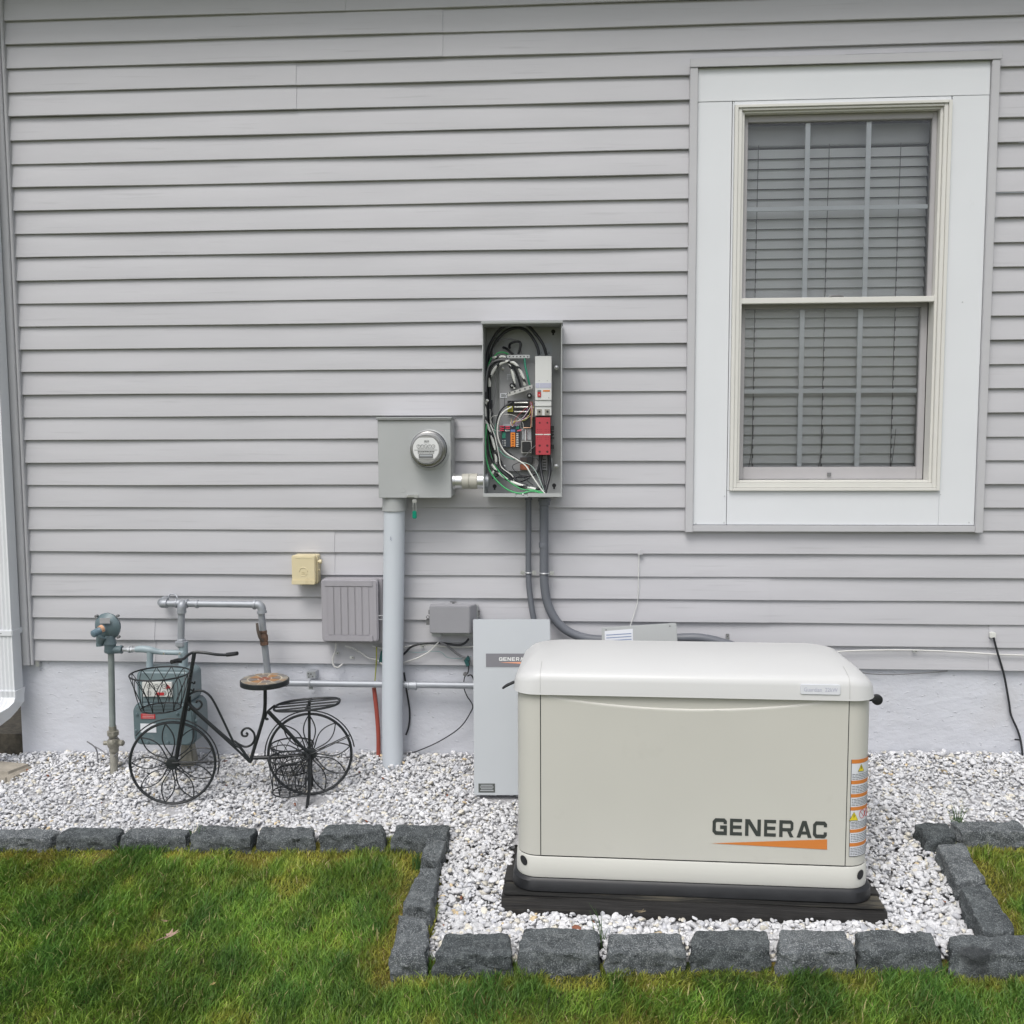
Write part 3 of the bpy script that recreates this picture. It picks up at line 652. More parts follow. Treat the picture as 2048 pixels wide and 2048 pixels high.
# logo letters
def strip(pts, wd):
    P2 = [Vector(p) for p in pts]; L = []; R = []
    for i, p in enumerate(P2):
        a = (P2[i]-P2[i-1]).normalized() if i > 0 else (P2[1]-P2[0]).normalized()
        b = (P2[i+1]-P2[i]).normalized() if i < len(P2)-1 else a
        na = Vector((-a.y, a.x)); nb = Vector((-b.y, b.x)); nn = (na+nb).normalized(); k = wd/2/max(.5, nn.dot(na)); L.append(p+nn*k); R.append(p-nn*k)
    return [[tuple(R[i]), tuple(R[i+1]), tuple(L[i+1]), tuple(L[i])] for i in range(len(P2)-1)]
Q = lambda a, b, c, d: [(a, b), (c, b), (c, d), (a, d)]
LET = {'G': strip([(.86,.66),(.86,.80),(.77,.89),(.25,.89),(.13,.77),(.13,.23),(.25,.11),(.87,.11),(.87,.47),(.52,.47)], .22),
 'E': [Q(0,0,.25,1), Q(.25,0,.97,.2), Q(.25,.4,.92,.6), Q(.25,.8,.97,1)],
 'N': [[(0,0),(.22,0),(.22,.70),(0,1)], [(0,1),(.22,.70),(.70,0),(.78,.30),(.30,1)], [(.70,0),(1,0),(.78,.30)], [(1,0),(1,1),(.78,1),(.78,.30)]],
 'R': [Q(0,0,.24,1)]+strip([(.24,.9),(.80,.9),(.89,.82),(.89,.52),(.80,.44),(.24,.44)], .2)+[[(.56,.335),(.82,.335),(1.02,0),(.75,0)]],
 'A': [[(0,0),(.25,0),(.5,.70),(.5,1),(.36,1)], [(1,0),(.64,1),(.5,1),(.5,.70),(.75,0)], [(.318,.19),(.682,.19),(.618,.37),(.382,.37)]],
 'C': strip([(.87,.66),(.87,.80),(.78,.89),(.25,.89),(.13,.77),(.13,.23),(.25,.11),(.78,.11),(.87,.20),(.87,.36)], .22)}
def logo(word, spans, z0, z1):
    out = []
    for ch, (a, b) in zip(word, spans):
        for poly in LET[ch]: out.append([(a+(b-a)*x, z0+(z1-z0)*y) for x, y in poly])
    return out
zx = lambda x: 1350+x/4.293
zt, zbm = gq(1540, 1638.5)[1], gq(1540, 1672)[1]
sp = [(gq(zx(a), 1655)[0], gq(zx(b), 1655)[0]) for a, b in [(318,447),(470,577),(600,735),(763,868),(893,1015),(1043,1172),(1180,1305)]]
m = MB()
for poly in logo('GENERAC', sp, zbm, zt): gpoly(m, poly, -.0048)
m.build('logo_lettering', DARKP, gen, smooth=0)
m = MB(); gpoly(m, [gq(1422, 1685.4), gq(1653.6, 1698), gq(1653.6, 1677.6)], -.0048); m.build('logo_swoosh', ORANGE, gen, smooth=0)
# warning decals wrapping the right front corner
def surf(s, z, off=.0012):   # s: arc length to the right of the seam along the body outline
    u = ur+.004+s; c = HW-RC
    if u <= c: return gp(u, -off, z)
    a = (u-c)/RC
    if a < math.pi/2: return gp(c+(RC+off)*math.sin(a), RC-(RC+off)*math.cos(a), z)
    return gp(HW+off, RC+(u-c-RC*math.pi/2), z)
s0, s1 = .010, .165
wd = thing_d = None
def zpx(py): return gq(1705, py)[1]
def band(m, a, b, z0, z1, off):
    n = 14; vs = []
    for i in range(n+1):
        s = a+(b-a)*i/n; vs += [surf(s, z0, off), surf(s, z1, off)]
    m.add(vs, [(2*i, 2*i+2, 2*i+3, 2*i+1) for i in range(n)])
m = MB(); band(m, s0, s1, zpx(1713), zpx(1519), .0012); dec = m.build('warning_decal', PAPER, gen, smooth=60)
m = MB()
for a, b in [(1519, 1527), (1561, 1568.5), (1588, 1595), (1614, 1621), (1659, 1665.5), (1686, 1693)]: band(m, s0+.001, s1-.001, zpx(b), zpx(a), .0017)
m.build('header_bands', ORANGE, dec, smooth=60)
m = MB(); rl = random.Random(3)
for a, b in [(1547, 1560), (1571, 1587), (1597, 1612.5), (1643, 1657.5), (1667.5, 1684.5), (1695, 1711)]:
    n = round((b-a)/3.1)
    for i in range(n):
        y = a+(b-a)*(i+.5)/n; e = s1-.012-rl.random()*.06*(i == n-1); x = s0+.004
        while x < e-.004:
            ln = rl.uniform(.005, .014); band(m, x, min(e, x+ln), zpx(y+.5), zpx(y-.5), .0017); x += ln+.0016
m.build('small_print', M('print_black', (.05, .06, .08), .5), dec, smooth=0)
m = MB()
for sc, yc, w_ in [(.044, 1536, .016), (.022, 1632, .020)]:
    zc = zpx(yc); h = w_*1.5
    m.add([surf(sc-w_*.75, zc-h/2, .0036), surf(sc+w_*.75, zc-h/2, .0036), surf(sc, zc+h/2, .0036)], [(0,1,2)])
m.build('warning_triangle', YEL, dec, smooth=0)
m = MB()
for sc, yc, w_ in [(.044, 1536, .016), (.022, 1632, .020)]:
    zc = zpx(yc); h = w_*1.5; ring = [surf(sc-w_*.75, zc-h/2, .0038), surf(sc+w_*.75, zc-h/2, .0038), surf(sc, zc+h/2, .0038)]
    m.tube(ring, .0007, 4, closed=True, smooth=False)
    m.add([surf(sc-.0012, zc-.004, .0046), surf(sc+.0015, zc-.002, .0046), surf(sc+.0005, zc+.007, .0046), surf(sc-.001, zc+.006, .0046)], [(0,1,2,3)])
for a, b in [(1519, 1713)]:
    pass
band(m, s0-.0006, s0+.0009, zpx(1713), zpx(1519), .0019); band(m, s0, s1, zpx(1713.4), zpx(1712.4), .0019)
m.build('pictogram', BLKR, dec, smooth=0)
m = MB()
for sc in (.055, .082):
    zc = zpx(1630); pts = [surf(sc+.0125*math.cos(t), zc+.0145*math.sin(t), .002) for t in [2*math.pi*k/20 for k in range(20)]]; m.tube(pts, .0008, 4, closed=True, smooth=False)
    m.tube([surf(sc-.009, zc+.010, .002), surf(sc+.009, zc-.010, .002)], .0008, 4, smooth=False)
m.build('prohibition_sign', RED, dec, smooth=0)
# latch parts sticking out at the ends
m = MB(); kp = P(1754, 1399, -.90); m.tube([gp(LW-.03, .13, kp.z+.002), kp-gv*.001], .005, 8); m.lathe(kp+gv*.006, -gv, [(0, .012), (.001, .0185), (.012, .0185), (.014, .014)], 20)
m.build('latch_knob', BLKP, gen)
a1 = Vector(P(1005, 1377, -.93)); a2 = Vector(P(1022, 1367, -.93))
m = MB(); m.tube([a1, (a1+a2)/2+Vector((0,0,.002)), a2+Vector((.012, 0, .006))], [.0035, .0055, .0055], 8)
m.build('lid_catch', BLKP, gen)
q0 = gp(HW+.0008, .10, gq(1742, 1440, .05)[1]); m = MB()
for dz in (.02, .0, -.016): m.box(q0.x-.001, q0.x+.0008, q0.y-.012, q0.y+.03, q0.z+dz-.006, q0.z+dz+.006)
m.build('side_decal', DARKP, gen)

# timber base under the generator
m = MB(); ztop = zk-.001
def tp(px, py, z):
    d = ray(px, py); t = (z-CAMP.z)/d.z; return CAMP+d*t
TF = -.036
c0 = [(-.640, TF), (.640, TF), (.645, DP+.06), (-.645, DP+.06)]
n = 40; rw = random.Random(5)
zt0 = ztop-.002
def tim(m, u0, u1, v0, v1, z0, z1, jit=.003):
    n = 30; vs = []
    for i in range(n+1):
        u = u0+(u1-u0)*i/n; a = jit*math.sin(u*9+v0*20)+jit*.4*math.sin(u*31); b = jit*.8*math.sin(u*5+2+v0*10)
        vs += [gp(u, v0+a, z0), gp(u, v0+a*.8, z1+b), gp(u, v1, z1+b*.4), gp(u, v1, z0)]
    fs = [(4*i+k, 4*i+4+k, 4*i+4+(k+1) % 4, 4*i+(k+1) % 4) for i in range(n) for k in range(4)]+[(0, 1, 2, 3), (4*n+3, 4*n+2, 4*n+1, 4*n)]
    m.add(vs, fs)
tb = thing('timber_base', gp(0, .3, zt0-.2), 'weathered black timber frame under the generator, sunk in white gravel', 'timber base')
m = MB(); tim(m, -.648, .648, TF+.000, TF+.10, zt0-.20, zt0-.012); m.build('front_beam', WOOD, tb, bevel=.003)
m = MB(); tim(m, -.640, .640, TF+.006, .05, zt0-.011, zt0-.001, .002); m.build('top_board', M('weathered_gray_timber', (.018, .018, .017), .7, var=.5, vs=5, stretch=(1, 6, 30), bump=.8, bs=10, dirt=(.14, .125, .09), ds=2, dth=(.5, .7)), tb, bevel=.002)
m = MB(); tim(m, -.648, -.60, TF+.101, DP+.06, zt0-.2, zt0-.002); tim(m, .60, .648, TF+.101, DP+.06, zt0-.2, zt0-.002); tim(m, -.5995, .5995, .0505, DP+.06, zt0-.2, zt0-.003); m.build('side_beam', WOOD, tb)

# ------------------------------------------------------------------ downspout and splash block
dsx0, dsx1 = P(-3, 1250, -.10)[0], P(41, 1250, -.10)[0]
YD0, YD1 = -.100, -.032; XD1 = P(40, 1250, YD1)[0]; XD0 = XD1-.092
ds = thing('downspout', ((XD0+XD1)/2, -.08, -.38), 'white ribbed downspout with a flared elbow at the left corner of the house', 'downspout')
zel = P(20, 1395, -.1)[2]
def ribbed(cx, cy, hw, hd, nr=5):
    pts = []
    for k in range(nr*2+1):
        t = -1+2*k/(nr*2); pts.append((cx+hw*t, cy-hd+(.0035 if k % 2 else 0)))
    pts += [(cx+hw, cy+hd), (cx-hw, cy+hd)]
    return pts
hwd, hdd = (XD1-XD0)/2, (YD1-YD0)/2; cxd, cyd = (XD0+XD1)/2, (YD0+YD1)/2
m = MB(); loft(m, [[Vector((x, y, zel)) for x, y in ribbed(cxd, cyd, hwd, hdd)], [Vector((x, y, EZ-.02)) for x, y in ribbed(cxd, cyd, hwd, hdd)]])
m.build('pipe', WHITE, ds, smooth=25)
m = MB(); rings = []
path = [(0, 0, .03), (0, 0, 0), (-.002, -.01, -.035), (-.014, -.03, -.07), (-.035, -.055, -.10), (-.07, -.085, -.135), (-.11, -.115, -.17), (-.15, -.15, -.205)]
for i, (dx, dy, dz) in enumerate(path):
    tl = 0 if i < 2 else min(1, (i-1)/3.5); g = .004 if i % 2 == 0 else .0
    ring = []
    for x, y in ribbed(cxd, cyd, hwd+.003+g, hdd+.003+g):
        ox, oy = x-cxd, y-cyd; a = math.radians(48)*tl
        ring.append(Vector((cxd+dx+ox*math.cos(a*.7), cyd+dy+oy*math.cos(a*.6), zel+dz+ox*math.sin(a)*-.0+(ox*.7-oy*.9)*math.sin(a)*-1.0*(-1))))
    rings.append(ring)
loft(m, rings); m.build('elbow', WHITE, ds, smooth=30)
zst = P(20, 1268, -.115)[2]
m = MB(); m.box(XD0-.004, XD1+.004, YD0-.0045, YD1+.02, zst-.014, zst+.014); m.build('strap', WHITE, ds, bevel=.003)
m = MB(); m.lathe((cxd-.015, YD0-.0045, zst+.002), (0,-1,0), [(0,.004),(.002,.0038),(.003,.001)], 10); m.lathe((cxd-.002, YD0-.0045, zst), (0,-1,0), [(0,.0025),(.001,.002)], 10); m.build('screw', BLKR, ds)
q = G(5, 1562); m = MB(); m.hexa([(q.x-.35,q.y-.05,q.z-.1),(q.x+.06,q.y-.02,q.z-.1),(q.x+.09,q.y+.16,q.z-.08),(q.x-.3,q.y+.2,q.z-.08),(q.x-.35,q.y-.04,q.z+.05),(q.x+.03,q.y+.0,q.z+.035),(q.x+.075,q.y+.14,q.z+.035),(q.x-.3,q.y+.18,q.z+.05)])
tag(m.build('splash_block', CONC, bevel=.02, bseg=3), 'tan concrete splash block at the left edge below the downspout', 'splash block')
FOOT.append([(q.x-.35,q.y-.04),(q.x+.04,q.y),(q.x+.08,q.y+.14),(q.x-.3,q.y+.18)])

# ------------------------------------------------------------------ meter box
YM = -.135
a, b = P(755, 838, YM), P(903, 996, YM)
mb = thing('electric_meter_box', ((a.x+b.x)/2, -.07, b.z), 'gray steel electric meter box with a round glass meter, left of the open switch box', 'meter box')
m = MB(); m.box(a.x+.002, b.x+.001, YM+.003, -.002, b.z+.004, a.z); m.build('cabinet', METG, mb, bevel=.003)
m = MB(); m.box(a.x, b.x, YM-.001, YM+.0028, b.z, a.z-.003); m.build('cover', METG, mb, bevel=.002)
m = MB(); m.box(a.x-.004, b.x+.006, YM-.010, -.002, a.z+.0005, a.z+.007); m.box(a.x-.004, b.x+.006, YM-.010, YM-.007, a.z-.005, a.z+.0003); m.build('hood', METG, mb, bevel=.0015)
mc = P(859, 898, YM); k = 450/2048
m = MB(); m.lathe((mc.x, YM-.001, mc.z-.004), (0,-1,0), [(0,.087),(.004,.086),(.008,.080),(.012,.078)], 48); m.build('sealing_ring', METG, mb)
m = MB(); m.lathe((mc.x-.002, YM-.013, mc.z), (0,-1,0), [(0,.077),(.012,.077),(.014,.075),(.016,.072),(.030,.0715),(.032,.066)], 48); m.build('meter_rim', M('brushed_steel', (.33,.33,.325), .3, metal=.85, var=.1, vs=30), mb)
m = MB(); m.lathe((mc.x-.002, YM-.0455, mc.z), (0,-1,0), [(0,.0655),(.020,.064),(.030,.061),(.032,.059)], 48)
m.build('meter_dome', M('gray_meter_shroud', (.42,.425,.42), .25, metal=.5, var=.06, vs=20), mb)
m = MB(); ring_tube(m, (mc.x-.002, YM-.0145, mc.z), .0775, .0016); m.build('rim_gap_ring', BLKR, mb)  # black torus drawn as the gap line around the meter rim
m = MB(); ring_tube(m, (mc.x-.003, YM-.0772, mc.z+.001), .0585, .0013); m.build('face_edge_ring', METD, mb)  # thin dark ring drawn as the edge line of the dome front
fy = YM-.0785; fc = (mc.x-.004, mc.z+.002)
def disc(m, cx, cz, y, r, n=32, sx=1.0):
    m.add([(cx+r*sx*math.cos(2*math.pi*i/n), y, cz+r*math.sin(2*math.pi*i/n)) for i in range(n)], [tuple(range(n))])
m = MB(); R = .055
pts = [(fc[0]+R*math.cos(t), fc[1]+R*math.sin(t)) for t in [math.radians(d) for d in range(0, 360, 8)]]
pts = [(x, max(fc[1]-.041, min(fc[1]+.047, z))) for x, z in pts]; m.prism(pts, fy, fy+.0015); face = m.build('dial_face', M('dial_white', (.66,.67,.67), .5), mb)
m = MB()
for i in range(5):
    x = fc[0]-.031+i*.0157; m.tube([(x+.0072*math.cos(t), fy-.0012, fc[1]+.011+.0072*math.sin(t)) for t in [2*math.pi*j/18 for j in range(18)]], .0005, 4, closed=True, smooth=False)
    t = [1.2, 2.3, 5.6, 1.4, .3][i]; m.tube([(x, fy-.0012, fc[1]+.011), (x+.005*math.cos(t), fy-.0012, fc[1]+.011+.005*math.sin(t))], .0007, 4, smooth=False)
m.build('register_dials', DARKP, face)
m = MB(); m.box(fc[0]-.049, fc[0]+.049, fy-.0008, fy-.0002, fc[1]-.0055, fc[1]-.0040)
rl = random.Random(9)
for j, (zz_, h) in enumerate([(.026, .0016), (.033, .004), (.0005, .0012), (-.0115, .005), (-.018, .0015)]):
    x = fc[0]-(.006 if j < 2 else .034); e = fc[0]+(.012 if j < 2 else .034)
    while x < e: l = rl.uniform(.003, .008); m.box(x, x+l, fy-.0009, fy-.0002, fc[1]+zz_-h/2, fc[1]+zz_+h/2); x += l+.0018
m.build('face_print', DARKP, face)
m = MB(); m.box(fc[0]-.030, fc[0]+.030, fy-.0012, fy-.0002, fc[1]-.0385, fc[1]-.0215); m.build('nameplate', METD, face)
m = MB(); m.box(fc[0]-.026, fc[0]+.026, fy-.002, fy-.0014, fc[1]-.031, fc[1]-.025); m.build('number_strip', METL, face)
q = P(806, 980, YM); m = MB(); m.lathe((q.x, YM-.001, q.z), (0,-1,0), [(0,.011),(.0008,.0108),(.001,.0095),(.0004,.009)], 24); m.build('knockout', METG, mb)
q = P(824, 991, YM); m = MB(); m.box(q.x-.022, q.x+.024, YM-.009, YM-.0015, q.z-.007, q.z+.004); m.box(q.x+.012, q.x+.028, YM-.014, YM-.0095, q.z-.010, q.z+.007); m.lathe((q.x-.019, YM-.0095, q.z-.002), (0,-1,0), [(0,.005),(.002,.004)], 12)
m.build('latch', ZINC, mb, bevel=.001)
# seal / green padlock tag
q = P(829, 1003, YM-.01)
sl = thing('seal_lock', (q.x, q.y, q.z-.08), 'small bright green plastic seal lock hanging under the meter box', 'seal lock')
m = MB(); m.tube([(q.x+.006, q.y, q.z-.045), (q.x+.006, q.y, q.z-.012), (q.x, q.y, q.z-.004), (q.x-.006, q.y, q.z-.012), (q.x-.006, q.y, q.z-.045)], .0017, 8); m.build('shackle', ZINC, sl)
m = MB(); m.box(q.x-.0095, q.x+.0085, q.y-.006, q.y+.006, q.z-.074, q.z-.040); m.build('lock_body', GREENT, sl, bevel=.003)
m = MB(); m.box(q.x-.009, q.x+.009, q.y-.004, q.y+.006, q.z-.006, q.z+.009); m.build('hasp', ZINC, sl, bevel=.001)
# mast pipe
pm1, pm2 = P(788.8, 1018, -.075), P(786, 1560, -.075)
mp_ = thing('service_mast', (pm2.x, -.075, pm2.z-.05), 'tall pale blue plastic conduit pipe rising from gravel into the meter box', 'pipe')
RM = .0462
m = MB(); m.tube([(pm2.x, -.075, pm2.z-.06), (pm2.x+.001, -.075, -.2), (pm1.x, -.075, pm1.z)], RM, 40, smooth=False); m.build('pipe', MASTP, mp_)
m = MB(); m.tube([(pm1.x, -.075, pm1.z-.008), (pm1.x, -.075, b.z+.003)], RM+.0065, 40, smooth=False); m.build('adapter', METG, mp_, bevel=.0015)
m = MB(); q = P(781, 1078, -.1215)
for dx, dz, l in [(0,.006,.004),(.002,.002,.003),(-.001,-.003,.005),(.003,-.006,.003)]: m.box(q.x+dx, q.x+dx+.0018, q.y-.0015, q.y-.0002, q.z+dz, q.z+dz+l)
m.build('pen_mark', M('blue_ink', (.1,.12,.25), .6), mp_)
FOOT.append([(pm2.x-.045,-.12),(pm2.x+.045,-.12),(pm2.x+.045,-.03),(pm2.x-.045,-.03)])

# coupling between the boxes
cA, cB = P(910, 962, -.085), P(967, 962, -.085); zc = cA.z-.001
cp = thing('conduit_coupling', ((cA.x+cB.x)/2, -.085, zc-.04), 'short pale conduit nipple joining the meter box to the open switch box', 'conduit')
Lx = cB.x-cA.x
m = MB(); m.lathe((cA.x-.012, -.085, zc), (1,0,0), [(0,.036),(.012,.036),(.013,.0315),(.012+Lx*.25,.0315)], 32); m.lathe((cA.x+Lx*.80, -.085, zc), (1,0,0), [(0,.0315),(Lx*.2+.006,.0315)], 32); m.build('locknut', ZINC, cp)
m = MB(); m.lathe((cA.x+Lx*.255, -.085, zc), (1,0,0), [(0,.0315),(.001,.0330),(Lx*.245,.0330),(Lx*.25,.031)], 32); m.lathe((cA.x+Lx*.51, -.085, zc), (1,0,0), [(0,.031),(.001,.0335),(Lx*.28,.0335),(Lx*.285,.031)], 32)
m.build('sleeve', M('putty_plastic', (.44,.43,.38), .5, var=.04), cp)

# ------------------------------------------------------------------ open transfer switch box
YS = -.165
a, b = P(964, 647, YS), P(1124, 994, YS)
ts = thing('transfer_switch_box', ((a.x+b.x)/2, -.08, b.z), 'tall gray open switch box full of wires, with red contactor, right of the meter', 'electrical box')
T = .004
m = MB(); m.box(a.x, a.x+T, YS, -.002, b.z, a.z); m.box(b.x-T, b.x, YS, -.002, b.z, a.z); m.box(a.x+T, b.x-T, -.006, -.002, b.z+T, a.z-T)
m.box(a.x+T, b.x-T, YS, -.002, a.z-T, a.z); m.box(a.x+T, b.x-T, YS, -.002, b.z, b.z+T)
m.build('enclosure', METG, ts, bevel=.0008)
m = MB(); m.box(a.x-.003, b.x+.003, YS-.012, -.002, a.z+.0005, a.z+.008); m.box(a.x-.003, b.x+.003, YS-.012, YS-.009, a.z-.003, a.z+.0003); m.build('hood', METG, ts, bevel=.001)
m = MB(); m.box(a.x+.001, a.x+.138, YS-.002, YS-.0002, b.z, b.z+.016); m.box(a.x+.19, b.x-.001, YS-.002, YS-.0002, b.z, b.z+.016); m.box(a.x+.139, a.x+.189, YS+.004, YS+.006, b.z-.003, b.z+.010); m.build('bottom_lip', METG, ts, bevel=.0008)
m = MB(); q = P(1046, 989, YS); m.lathe((q.x, YS+.003, q.z), (0,-1,0), [(0,.0045),(.002,.004),(.003,.002)], 14); m.build('screw', ZINC, ts)
z3 = lambda x, y: (930+x/8.782, 630+y/8.782)
z4 = lambda x, y: (930+x/8.782, 800+y/8.782)
def Z3(x, y, Y): return P(*z3(x, y), Y)
def Z4(x, y, Y): return P(*z4(x, y), Y)
def pbox(p0, p1, yf, yb, m=None):
    """box whose front face spans the two points (taken at depth yf)"""
    m = m or MB(); m.box(min(p0.x, p1.x), max(p0.x, p1.x), yf, yb, min(p0.z, p1.z), max(p0.z, p1.z)); return m
# mounting plate
m = pbox(Z3(600, 850, -.035), Z4(1540, 1250, -.035), -.035, -.032); 
for cxy, f_ in (((670, 940), Z3), ((1610, 925), Z3), ((690, 1170), Z4), ((1610, 1165), Z4)): pass
m.build('mounting_plate', METB, ts, bevel=.001)
m = MB()
for x, y, f_ in ((665, 940, Z3), (1605, 925, Z3), (690, 1165, Z4), (1605, 1165, Z4)):
    q = f_(x, y, -.04); m.lathe((q.x, -.028, q.z), (0,-1,0), [(0,.010),(.003,.010),(.0035,.006),(.012,.0055),(.013,.003)], 16)
m.build('plate_bolt', ZINC, ts)
m = MB()
for x, y, f_, r in ((520, 1515, Z4, .009), (1565, 1500, Z4, .009), (1550, 290, Z3, .009)):
    q = f_(x, y, -.008); m.lathe((q.x, -.0065, q.z), (0,-1,0), [(0,r),(.0005,r)], 20); m.box(q.x-.004, q.x+.004, -.0085, -.0072, q.z-.016, q.z)
m.build('keyhole', BLKR, ts)
def part(m, name, mat, par=ts, bevel=.001, **k): return m.build(name, mat, par, bevel=bevel, **k)
# breaker column
yb_ = -.110
br = part(pbox(Z3(1232, 722, yb_), Z3(1520, 1495, yb_), yb_, -.036), 'breaker', WHT)
part(pbox(Z3(1232, 1500, yb_+.004), Z3(1518, 1600, yb_+.004), yb_+.004, -.036), 'breaker_lug_cover', WHT, br)
part(pbox(Z3(1232, 1605, yb_+.008), Z3(1518, 1765, yb_+.008), yb_+.008, -.036), 'lug_housing', WHT, br)
m = MB(); 
for x in (1262, 1400): pbox(Z3(x, 1655, yb_+.006), Z3(x+88, 1755, yb_+.006), yb_+.006, yb_+.0078, m)
part(m, 'lug_recess', M('lug_metal', (.35,.33,.29), .4, metal=.5), br, 0)
m = MB()
for x in (1306, 1448):
    q = Z3(x, 1697, yb_); m.lathe((q.x, yb_+.0055, q.z), (0,-1,0), [(0,.0045),(.001,.0045)], 16)
for x in (1302, 1445):
    q = Z3(x, 1155, yb_); m.lathe((q.x, yb_, q.z), (0,-1,0), [(0,.0013),(.0005,.0013)], 10)
q = Z3(1472, 1455, yb_); m.lathe((q.x, yb_, q.z), (0,-1,0), [(0,.0018),(.0005,.0018)], 10)
part(m, 'terminal_screw', BLKR, br, 0)
m = pbox(Z3(1240, 1195, yb_-.0012), Z3(1308, 1280, yb_-.0012), yb_-.0012, yb_-.0001); pbox(Z3(1316, 1195, yb_-.0012), Z3(1512, 1280, yb_-.0012), yb_-.0012, yb_-.0001, m); part(m, 'printed_label', PALEG, br, 0)
part(pbox(Z3(1370, 1318, yb_-.001), Z3(1492, 1345, yb_-.001), yb_-.001, yb_-.0001), 'orange_label', ORANGE, br, 0)
part(pbox(Z3(1272, 1318, yb_-.003), Z3(1334, 1350, yb_-.003), yb_-.003, yb_-.0001), 'switch_housing', METD, br, 0)
m = pbox(Z3(1272, 1352, yb_-.004), Z3(1334, 1440, yb_-.004), yb_-.004, yb_-.0001); tg = part(m, 'toggle', RED, br, .0008)
q = Z3(1303, 1400, yb_); part(bx(q.x-.001, q.x+.001, yb_-.0048, yb_-.0042, q.z-.004, q.z+.003), 'toggle_mark', WHT, tg, 0)
# red contactor
yr = -.105
rc = part(pbox(Z4(1240, 305, yr), Z4(1500, 965, yr), yr, -.036), 'contactor', REDPL, bevel=.0015)
m = pbox(Z4(1238, 597, yr-.0012), Z4(1368, 614, yr-.0012), yr-.0012, yr-.0001); pbox(Z4(1380, 597, yr-.0012), Z4(1502, 614, yr-.0012), yr-.0012, yr-.0001, m); part(m, 'divider', WHW, rc, 0)
m = MB()
for x in (1312, 1446):
    for y in (800, 908): q = Z4(x, y, yr); m.lathe((q.x, yr, q.z), (0,-1,0), [(0,.0050),(.0006,.0050)], 16)
    for y in (520, 555, 655, 690):
        for d in (-38, -8, 24): q = Z4(x+d, y, yr); m.lathe((q.x, yr, q.z), (0,-1,0), [(0,.0013),(.0005,.0013)], 8)
    q = Z4(x, 400, yr); m.lathe((q.x, yr, q.z), (0,-1,0), [(0,.004),(.0006,.004)], 12)
part(m, 'vent_hole', M('dark_red', (.09,.012,.015), .6), rc, 0)
m = MB()
for y in (455, 540, 590, 650, 785):
    pbox(Z4(1506, y, -.085), Z4(1562, y+(75 if y in (455, 785) else 35), -.085), -.085, -.05, m)
part(m, 'side_terminal', BLKP, rc)
# lower channel with slats
m = pbox(Z4(1345, 975, -.05), Z4(1440, 1240, -.05), -.05, -.036); ch = part(m, 'slotted_channel', METB)
m = MB()
for y in range(1035, 1230, 48): pbox(Z4(1362, y, -.0512), Z4(1425, y+22, -.0512), -.0512, -.0502, m)
part(m, 'slot', BLKR, ch, 0)
part(pbox(Z4(1505, 1015, -.06), Z4(1535, 1235, -.06), -.06, -.036), 'plate_flange', METL)
# ground bar
m = pbox(Z3(735, 703, -.070), Z3(1135, 757, -.070), -.070, -.058); gb_ = part(m, 'ground_bar', ZINC)
m = MB()
for i in range(6): q = Z3(785+i*63, 730, -.07); m.lathe((q.x, -.0701, q.z), (0,-1,0), [(0,.0031),(.002,.003)], 12)
part(m, 'bar_screw', METD, gb_, 0)
# neutral bar (tilted)
n0, n1 = Z3(750, 1400, -.085), Z3(1185, 1255, -.085); dn = (n1-n0); nz = Vector((0, 0, 1)); hh = .0085
m = MB(); m.hexa([(n0.x,-.085,n0.z-hh),(n1.x,-.085,n1.z-hh),(n1.x,-.065,n1.z-hh),(n0.x,-.065,n0.z-hh),(n0.x,-.085,n0.z+hh),(n1.x,-.085,n1.z+hh),(n1.x,-.065,n1.z+hh),(n0.x,-.065,n0.z+hh)]); nb_ = part(m, 'neutral_bar', M('aluminium', (.55,.55,.53), .35, metal=.6))
m = MB()
for i in range(5):
    q = Z3(785+i*89, 1367-i*23.5, -.085); m.lathe((q.x, -.0851, q.z), (0,-1,0), [(0,.0041),(.0015,.004),(.0018,.0022)], 16)
part(m, 'bar_screw', METD, nb_, 0)
m = MB()
for x, y in ((825, 1240), (1130, 1415)):
    q = Z3(x, y, -.06); m.lathe((q.x, -.036, q.z), (0,-1,0), [(0,.011),(.024,.011),(.0245,.007)], 20)
part(m, 'standoff', BLKP)
m = MB()
for x, y in ((825, 1240), (1130, 1415)):
    q = Z3(x, y, -.06); m.lathe((q.x, -.0606, q.z), (0,-1,0), [(0,.0045),(.002,.004)], 14)
part(m, 'standoff_bolt', ZINC)
# small labels
m = pbox(Z3(738, 1040, -.0372), Z3(975, 1140, -.0372), -.0372, -.0353); lb = part(m, 'instruction_label', PAPER, bevel=0)
m = MB()
for y in (1052, 1080, 1100, 1122): pbox(Z3(745, y, -.038), Z3(965, y+9, -.038), -.0379, -.0374, m)
part(m, 'small_print', DARKP, lb, 0)
m = pbox(Z3(615, 1375, -.0372), Z3(738, 1458, -.0372), -.0372, -.0353); lb = part(m, 'terminal_label', PAPER, bevel=0)
m = MB()
for y in (1392, 1412, 1430): pbox(Z3(635, y, -.038), Z3(705, y+8, -.038), -.0379, -.0374, m)
part(m, 'small_print', DARKP, lb, 0)
m = pbox(Z3(1245, 495, -.012), Z3(1530, 712, -.012), -.012, -.0065); lb = part(m, 'phase_label', METL, bevel=0)
for t_, x in (('1', 1345), ('2', 1475)):
    q = Z3(x, 665, -.013); text_mb(t_, .010, (q.x, -.0128, q.z), bold=.0003).build('numeral', DARKP, lb, smooth=0)
q = Z3(1420, 600, -.013); text_mb('LINE', .006, (q.x, -.0128, q.z)).build('lettering', DARKP, lb, smooth=0)
